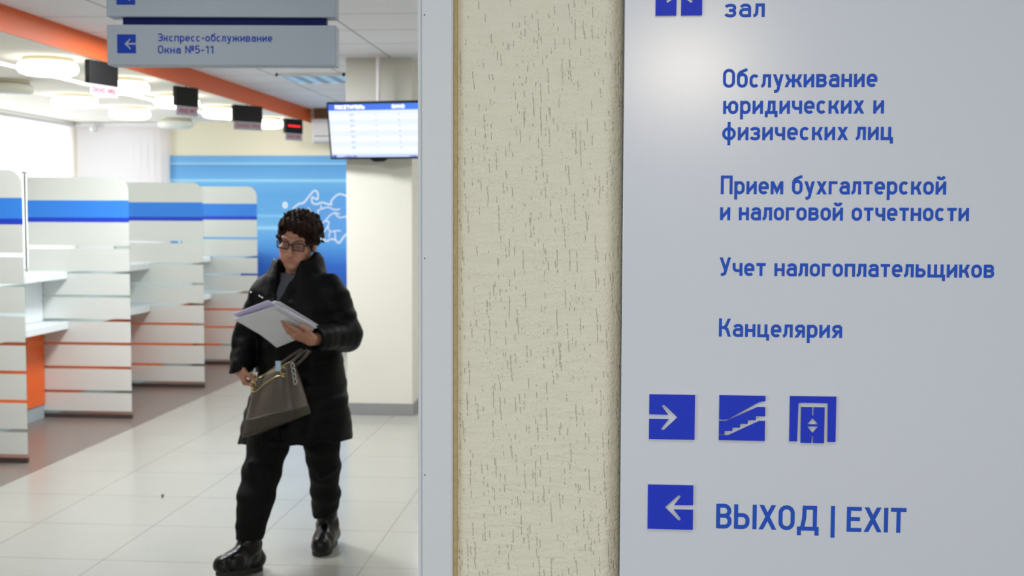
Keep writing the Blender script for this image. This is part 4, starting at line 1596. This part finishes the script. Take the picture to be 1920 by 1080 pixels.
for sg in (-1, 1):
    for i in range(14):
        a = np.array([sg * 0.074, 0.036 - 0.055 * rnd.rand(), 0.055 + 0.02 * rnd.rand()])
        b = np.array([sg * (0.077 + 0.006 * rnd.rand()), a[1] + rnd.uniform(-0.02, 0.008), a[2] - rnd.uniform(0.030, 0.062)])
        Hh.cap(hd(*a), hd(*b), 0.0095, 0.004, 0.005)
Hh.wobble(0.0012, 160, 3)
Hh.build('hair', M['hair'], woman)
del Hh

for sg in (-1, 1):
    m = MB()
    m.tube([hd(sg * 0.012, 0.0945, 0.0195), hd(sg * 0.026, 0.0925, 0.0255), hd(sg * 0.041, 0.081, 0.0255), hd(sg * 0.050, 0.0725, 0.021)], [0.0016, 0.0026, 0.0024, 0.0012], 8)
    m.build('eyebrow', M['brow'], woman, smooth=True)

# ---- spectacles
gl = MB()


def lens_pts(sg, g=0.0):
    w_, h_, r_ = 0.0265 - g, 0.0160 - g, 0.007
    c = [(w_ - r_, h_ - r_, 0), (-(w_ - r_), h_ - r_, 90), (-(w_ - r_), -(h_ - r_), 180), (w_ - r_, -(h_ - r_), 270)]
    out = []
    for cx, cz, a0 in c:
        for i in range(5):
            a = math.radians(a0 + i * 22.5)
            x, z = cx + r_ * math.cos(a), cz + r_ * math.sin(a)
            out.append(hd(sg * 0.0335 + x, 0.104 - 2.2 * (abs(sg * 0.0335 + x) - 0.01) ** 2 - 0.12 * (0.012 - z) * 0.5, 0.000 + z))
    return out


for sg in (-1, 1):
    gl.tube(lens_pts(sg), 0.0030, 8, closed=True)
    gl.tube([hd(sg * 0.059, 0.098, 0.009), hd(sg * 0.069, 0.088, 0.008), hd(sg * 0.0765, 0.04, 0.006), hd(sg * 0.079, -0.006, 0.003), hd(sg * 0.077, -0.022, -0.012)], [0.0026, 0.0026, 0.0022, 0.002, 0.0018], 8)
gl.tube([hd(-0.0085, 0.1035, 0.005), hd(0, 0.1065, 0.007), hd(0.0085, 0.1035, 0.005)], 0.0022, 8)
gf = gl.build('glasses', M['frame'], woman, smooth=True)
for sg in (-1, 1):
    q = lens_pts(sg, 0.001)
    MB().add(q, [tuple(range(len(q)))]).build('lens', M['lens'], gf, fix=False)

# ---- grey jumper
J = Field((-1.60, 5.0, 0.95), (-1.2, 5.4, 1.36), 0.005)
J.loft([(0.98, -1.39, 5.2, 0.155, 0.115), (1.15, -1.39, 5.195, 0.155, 0.115), (1.22, -1.395, 5.195, 0.13, 0.10), (1.27, -1.400, 5.198, 0.085, 0.075), (1.312, -1.402, 5.20, 0.066, 0.062)], -yw * 0.6, 0.01)
J.cap(NECK - z0 * 0.1, hd(0, -0.012, -0.10), 0.053, 0.054, 0.004, 'sub')
J.build('jumper', M['sweater'], woman)

# ---- trousers
Tr = Field((-1.80, 4.95, 0.06), (-1.1, 5.66, 0.92), 0.006)
Tr.loft([(0.70, -1.39, 5.21, 0.165, 0.12), (0.9, -1.385, 5.21, 0.15, 0.115)], -yw, 0.02)
for pts in ([(-1.478, 5.2, 0.780, 0.100), (-1.502, 5.13, 0.574, 0.089), (-1.522, 5.085, 0.436, 0.081), (-1.539, 5.06, 0.354, 0.079), (-1.556, 5.06, 0.257, 0.068), (-1.576, 5.08, 0.163, 0.060)],
            [(-1.305, 5.22, 0.78, 0.098), (-1.300, 5.27, 0.56, 0.084), (-1.306, 5.335, 0.41, 0.070), (-1.322, 5.42, 0.29, 0.066), (-1.343, 5.50, 0.185, 0.062)]):
    for p, q in zip(pts[:-1], pts[1:]):
        Tr.cap(p[:3], q[:3], p[3], q[3], 0.018)
Tr.cap((-1.590, 5.02, 0.35), (-1.55, 5.00, 0.32), 0.016, 0.012, 0.03)
Tr.cap((-1.605, 5.03, 0.22), (-1.54, 5.00, 0.255), 0.012, 0.010, 0.03)
Tr.cap((-1.55, 5.02, 0.50), (-1.47, 5.03, 0.46), 0.012, 0.010, 0.03)
Tr.cap((-1.30, 5.26, 0.40), (-1.25, 5.29, 0.43), 0.014, 0.010, 0.03)
Tr.half((-1.576, 5.08, 0.152), (0.05, -0.10, -1), (-1.70, 4.95, 0.0), (-1.46, 5.24, 0.22))
Tr.half((-1.343, 5.51, 0.170), (0.35, 0.2, -1), (-1.48, 5.38, 0.0), (-1.15, 5.66, 0.26))
Tr.wobble(0.0016, 30, 5)
Tr.build('trousers', M['trouser'], woman)
del Tr

# ---- boots
for nm, ank, toe, heel, top in (('boot', (-1.578, 5.090, 0.112), (-1.645, 4.938, 0.075), (-1.568, 5.125, 0.040), (-1.572, 5.068, 0.26)), ('boot', (-1.338, 5.535, 0.095), (-1.337, 5.385, 0.046), (-1.336, 5.565, 0.046), (-1.336, 5.468, 0.26))):
    lo = np.minimum.reduce([ank, toe, heel, top]) - 0.10
    hi = np.maximum.reduce([ank, toe, heel, top]) + 0.10
    lo[2] = 0.0
    ank, toe, heel, top = map(np.array, (ank, toe, heel, top))
    Bt = Field(lo, hi, 0.004)
    dirv = nv((toe - heel) * np.array([1, 1, 0]))
    ball = heel + (toe - heel) * 0.66
    Bt.cap(ank + z0 * 0.02, top, 0.047, 0.050, 0.02)
    Bt.cap(heel + z0 * 0.012, ank, 0.040, 0.046, 0.02)
    Bt.cap(heel + z0 * 0.010, ball + z0 * 0.004, 0.041, 0.044, 0.03)
    Bt.cap(ball + z0 * 0.004, toe, 0.044, 0.036, 0.03)
    Bt.ell(toe + dirv * 0.004 + z0 * 0.006, (0.038, 0.038, 0.034), None, 0.03)
    Bt.cap(ank + dirv * 0.022, ball + z0 * 0.022, 0.045, 0.035, 0.03)
    side = np.cross(dirv, z0)
    up_s = nv(np.cross(side, toe - heel))
    if up_s[2] < 0:
        up_s = -up_s
    Bt.half(heel - up_s * 0.022, -up_s, lo, hi)
    Bt.half(top - z0 * 0.02, z0, lo, hi)
    Bt.wobble(0.0009, 60, 8)
    bt = Bt.build(nm, M['boot'], woman)
    # rubber sole following the foot
    outl = []
    for a, wd in ((-0.038, 0.0), (-0.034, 0.020), (-0.015, 0.034), (0.04, 0.036), (0.09, 0.036), (0.13, 0.044), (0.165, 0.045), (0.195, 0.036), (0.212, 0.020), (0.219, 0.0)):
        outl.append((a, wd))
    ax = nv(toe - heel)
    sc = (np.linalg.norm(toe - heel) + 0.075) / 0.257
    poly = [(a * sc, wd) for a, wd in outl] + [(a * sc, -wd) for a, wd in outl[-2:0:-1]]
    MB().prism(poly, heel - up_s * 0.020, ax, side, up_s, 0.024).build('sole', M['sole'], bt, bevel=0.003)
    m = MB()
    for k in range(5):
        q = ank + dirv * (0.078 - 0.007 * k) + z0 * (0.000 + 0.026 * k)
        m.tube([q - side * 0.022 - dirv * 0.010, q + z0 * 0.004, q + side * 0.022 - dirv * 0.010], 0.0024, 6)
    q = ank + dirv * 0.050 + z0 * 0.098
    m.tube([q, q + dirv * 0.022 + z0 * 0.012 - side * 0.006, q + dirv * 0.034 - z0 * 0.004 - side * 0.010], 0.0026, 6)
    m.build('laces', M['sole'], bt, smooth=True)
    del Bt

# ---- padded coat
Ct = Field((-1.80, 4.86, 0.52), (-1.02, 5.50, 1.44), 0.0045)
cyaw = -math.radians(8)
Ct.loft([(0.545, -1.405, 5.205, 0.262, 0.190), (0.65, -1.397, 5.205, 0.250, 0.182), (0.76, -1.388, 5.205, 0.226, 0.168), (0.87, -1.380, 5.205, 0.200, 0.152), (0.98, -1.378, 5.202, 0.190, 0.146),
         (1.10, -1.380, 5.200, 0.194, 0.148), (1.19, -1.384, 5.200, 0.184, 0.138), (1.26, -1.388, 5.205, 0.150, 0.118), (1.31, -1.390, 5.21, 0.110, 0.10)], cyaw, 0.02, rib=(0.060, 0.0035))
Ct.cap((-1.515, 5.215, 1.235), (-1.255, 5.19, 1.240), 0.066, 0.068, 0.04)
Ct.cap(R_SH, R_EL, 0.070, 0.066, 0.022, rib=(0.05, 0.0032, 0.01))
Ct.cap(R_EL, (-1.622, 5.125, 0.885), 0.065, 0.050, 0.02, rib=(0.05, 0.003, 0.02))
Ct.cap(L_SH, L_EL, 0.078, 0.073, 0.022, rib=(0.05, 0.0032, 0.01))
Ct.cap(L_EL, (-1.250, 4.962, 1.046), 0.070, 0.054, 0.02, rib=(0.05, 0.0018, 0.02))
# collar standing round the neck, higher on the far side
Ct.loft([(1.25, -1.392, 5.205, 0.150, 0.118), (1.30, -1.394, 5.21, 0.134, 0.112), (1.345, -1.392, 5.215, 0.113, 0.106), (1.370, -1.388, 5.22, 0.104, 0.102)], cyaw, 0.02)
Ct.ell((-1.300, 5.20, 1.345), (0.028, 0.060, 0.056), None, 0.02)
Ct.loft([(1.20, -1.398, 5.198, 0.073, 0.070), (1.29, -1.398, 5.200, 0.076, 0.074), (1.40, -1.392, 5.21, 0.083, 0.084), (1.43, -1.392, 5.21, 0.085, 0.086)], cyaw, 0.006, 'sub')
# open neck: a narrow V down the front
fr = np.array([-math.sin(math.radians(10)), -math.cos(math.radians(10)), 0])
sd = np.array([math.cos(math.radians(10)), -math.sin(math.radians(10)), 0])
base = np.array([-1.405, 5.20, 0])
_vz = (1.185, 1.22, 1.26, 1.30, 1.34, 1.385)
for zz in np.linspace(1.185, 1.385, 41):
    hw = np.interp(zz, _vz, (0.007, 0.015, 0.024, 0.033, 0.043, 0.056))
    sh = np.interp(zz, _vz, (-0.022, -0.016, -0.008, 0.001, 0.008, 0.010))
    Ct.cap(base + z0 * zz + fr * 0.075 + sd * sh, base + z0 * zz + fr * 0.20 + sd * sh, hw, hw, 0.003, 'sub')
# sleeve ends and hem are hollow
Ct.half((-1.622, 5.118, 0.878), (0.12, -0.15, -1), (-1.78, 4.95, 0.78), (-1.555, 5.3, 0.96))
Ct.half((-1.255, 4.950, 1.047), (-0.4, -1, 0), (-1.36, 4.86, 0.96), (-1.15, 5.00, 1.13))
Ct.cap((-1.626, 5.10, 0.83), (-1.620, 5.135, 0.905), 0.037, 0.036, 0.004, 'sub')
Ct.cap((-1.268, 4.90, 1.046), (-1.247, 4.975, 1.046), 0.037, 0.038, 0.004, 'sub')
Ct.loft([(0.50, -1.405, 5.205, 0.248, 0.176), (0.64, -1.397, 5.205, 0.236, 0.168)], cyaw, 0.0, 'sub')
# front closing: shallow overlap line and the parted hem
for zz in np.arange(0.56, 1.18, 0.02):
    w_ = 0.004
    Ct.cap(base + z0 * zz + fr * 0.13 + sd * 0.012, base + z0 * zz + fr * 0.22 + sd * 0.012, w_, w_, 0.006, 'sub')
Ct.half((-1.40, 5.2, 0.568), (0.06, -0.05, -1), (-1.80, 4.9, 0.5), (-1.02, 5.5, 0.62))
Ct.wobble(0.0016, 38, 2)
Ct.build('coat', M['coat'], woman)
del Ct
for p in ((-1.562, 5.088, 1.232), (-1.520, 5.078, 1.216), (-1.508, 5.075, 1.210)):
    MB().lathe([(0, 0.004), (0.004, 0.003), (0.0055, 0), (0.004, -0.003), (0, -0.004)], p, 12).build('press_stud', M['chrome'], woman, smooth=True)

# ================================================================== PAPERS IN HER HAND
PA = np.array([-1.5415, 4.8165, 1.1364])
e1 = nv((0.8775, -0.3836, 0.2877))
e2 = np.array([0.4778, 0.7498, -0.4577])
e2 = nv(e2 - e1 * np.dot(e1, e2))
e3 = np.cross(e1, e2)
if e3[2] < 0:
    e3 = -e3
rp = random.Random(5)


def paper(name, off, w1, w2, rot, lift, thick, material, label, group, droop=0.0):
    """a sheet or booklet in the stack, its far corner may sag"""
    n1, n2 = 8, 10
    c, s = math.cos(rot), math.sin(rot)
    V, F = [], []
    for side in (0, 1):
        for j in range(n2 + 1):
            for i in range(n1 + 1):
                a, b = i / n1 * w1, j / n2 * w2
                x, y = a * c - b * s + off[0], a * s + b * c + off[1]
                sag = droop * max(0, (b / w2) * 1.0 + (1 - a / w1) * 0.35 - 0.55) ** 2
                p = PA + e1 * x + e2 * y + e3 * (lift + side * thick) - np.array([0, 0, 1]) * sag - np.array([0.0, 0.25, 0]) * sag
                V.append(tuple(p))
    S_ = (n1 + 1) * (n2 + 1)
    W_ = n1 + 1
    for j in range(n2):
        for i in range(n1):
            q = (j * W_ + i, j * W_ + i + 1, (j + 1) * W_ + i + 1, (j + 1) * W_ + i)
            F.append(q[::-1])
            F.append(tuple(k + S_ for k in q))
    rim = [i for i in range(W_)] + [j * W_ + n1 for j in range(1, n2 + 1)] + [n2 * W_ + i for i in range(n1 - 1, -1, -1)] + [j * W_ for j in range(n2 - 1, 0, -1)]
    for a, b in zip(rim, rim[1:] + rim[:1]):
        F.append((a, b, b + S_, a + S_))
    o = MB().add(V, F).build(name, material)
    return tag(o, label, 'paper', group)


G = 'papers held by the woman'
paper('paper_sheet', (0.0, 0.0), 0.200, 0.245, 0.0, -0.0016, 0.0012, M['paper'], 'loose white sheet at the underside of the woman\'s stack, its corner sagging', G, 0.03)
z = 0.0
for i in range(9):
    th = rp.choice((0.0022, 0.0032, 0.0038))
    lil = i == 3
    lab = 'lilac document in the middle of the stack the woman holds' if lil else 'white document in the stack the woman holds'
    paper('paper_document', (rp.uniform(-0.010, 0.012) - (0.010 if lil else 0) + 0.0022 * i, rp.uniform(-0.022, 0.016) - (0.02 if lil else 0)), 0.203, 0.240, rp.uniform(-0.07, 0.07), z, th, M['lilac'] if lil else M['paper'], lab, G)
    z += th + 0.0007

# ================================================================== HANDBAG
BC0, BC1 = np.array([-1.410, 4.93, 0.683]), np.array([-1.422, 4.945, 0.912])
bag = thing('handbag', tuple(BC0), 'taupe leather handbag with gold zips hanging from the woman\'s forearm', 'handbag')
NR, NS = 22, 56


def bag_pt(t, a, grow=0.0):
    c = BC0 + (BC1 - BC0) * t
    ang = math.radians(21 + 4 * t)
    u = nv((math.cos(ang) * 0.93, -0.30, math.sin(ang)))
    v = nv(np.cross(u, z0))
    hw = 0.150 + (0.104 - 0.150) * t ** 1.2 + grow
    hdp = 0.066 * (1 - t) ** 0.7 + 0.020 + grow
    ca, sa = math.cos(a), math.sin(a)
    ex = 0.55
    x = hw * math.copysign(abs(ca) ** ex, ca)
    y = hdp * math.copysign(abs(sa) ** ex, sa)
    pleat = 0.013 * math.sin(a * 9 + 1) * max(0, t - 0.25) * (1.3 - t) * 2 + 0.004 * math.sin(a * 17) * max(0, t - 0.3)
    return c + u * x + v * (y + (pleat if abs(sa) > 0.3 else 0)) + u * pleat * 0.4 + np.array([0, 0, -0.004 * math.sin(a * 2) * (1 - t)])


def bag_shell(t0, t1, grow, n, slant=0.0):
    V, F = [], []
    for j in range(n + 1):
        for k in range(NS):
            V.append(tuple(bag_pt(t0 + (t1 - slant * math.cos(2 * PI * k / NS) - t0) * j / n, 2 * PI * k / NS, grow)))
    for j in range(n):
        for k in range(NS):
            l = (k + 1) % NS
            F.append((j * NS + k, j * NS + l, (j + 1) * NS + l, (j + 1) * NS + k))
    F.append(tuple(range(NS - 1, -1, -1)))
    F.append(tuple(n * NS + k for k in range(NS)))
    return V, F


MB().add(*bag_shell(0, 1, 0, NR)).build('bag_body', M['leather'], bag, smooth=True)
MB().add(*bag_shell(-0.012, 0.24, 0.0022, 8, 0.10)).build('base_panel', M['leather_base'], bag, smooth=True)
fa = 1.5 * PI  # a front angle of the shell
sgn = 1 if bag_pt(0.5, PI / 2)[1] < bag_pt(0.5, 1.5 * PI)[1] else -1
zip_pts = [bag_pt(0.80 + 0.05 * math.sin(k * 1.1), sgn * (PI * 0.93 - PI * 0.62 * k / 9), 0.003) for k in range(10)]
MB().tube(zip_pts, 0.0028, 8).build('zip', M['gold'], bag, smooth=True)
MB().tube([bag_pt(0.985, sgn * (PI * 0.95 - PI * 0.9 * k / 9), 0.001) + z0 * 0.004 for k in range(10)], 0.0025, 8).build('zip', M['gold'], bag, smooth=True)
HOLD = np.array([-1.30, 4.99, 1.0])
for dz, a0, a1, dy in ((0, 0.74, 0.34, -0.012), (1, -0.74, -0.34, 0.022)):
    p0, p1 = bag_pt(0.90, sgn * PI * a0, 0.004), bag_pt(0.90, sgn * PI * a1, 0.004)
    top = HOLD + np.array([-0.012 + 0.03 * dz, dy - 0.02, 0.0])
    pts = []
    for k in range(15):
        t = k / 14
        p = p0 * (1 - t) ** 2 + p1 * t ** 2 + 2 * t * (1 - t) * (2 * top - 0.5 * (p0 + p1))
        pts.append(p)
    h_ = MB().tube(pts, 0.0065, 8).build('handle', M['leather'], bag, smooth=True)
    for p in (p0, p1):
        ring = [p + np.array([math.cos(k * PI / 6) * 0.012, -0.006, math.sin(k * PI / 6) * 0.015]) for k in range(12)]
        MB().tube(ring, 0.0025, 6, closed=True).build('buckle_ring', M['gold'], h_, smooth=True)
m = MB()
for k in range(4):
    c = bag_pt(0.92 - 0.10 * k, sgn * 0.06 * PI, 0.006)
    m.tube([c + np.array([0.007 * math.cos(q * PI / 5), -0.004 + 0.002 * (k % 2), 0.012 * math.sin(q * PI / 5)]) for q in range(10)], 0.0022, 6, closed=True)
m.build('side_chain', M['chrome'], bag, smooth=True)
c = bag_pt(0.98, sgn * PI * 0.42, 0.006)
MB().box(c[0] - 0.014, c[0] + 0.008, c[1] - 0.006, c[1] - 0.004, c[2] - 0.012, c[2] + 0.030).build('paper_tag', M['tag'], bag)

# scrap on the floor
tag(MB().tube([(-2.490, 6.435, 0.004), (-2.482, 6.415, 0.010), (-2.476, 6.395, 0.004)], [0.002, 0.008, 0.002], 8).build('scrap', M['dark_shoe'], smooth=True), 'tiny dark scrap lying on the pale floor tiles', 'scrap')
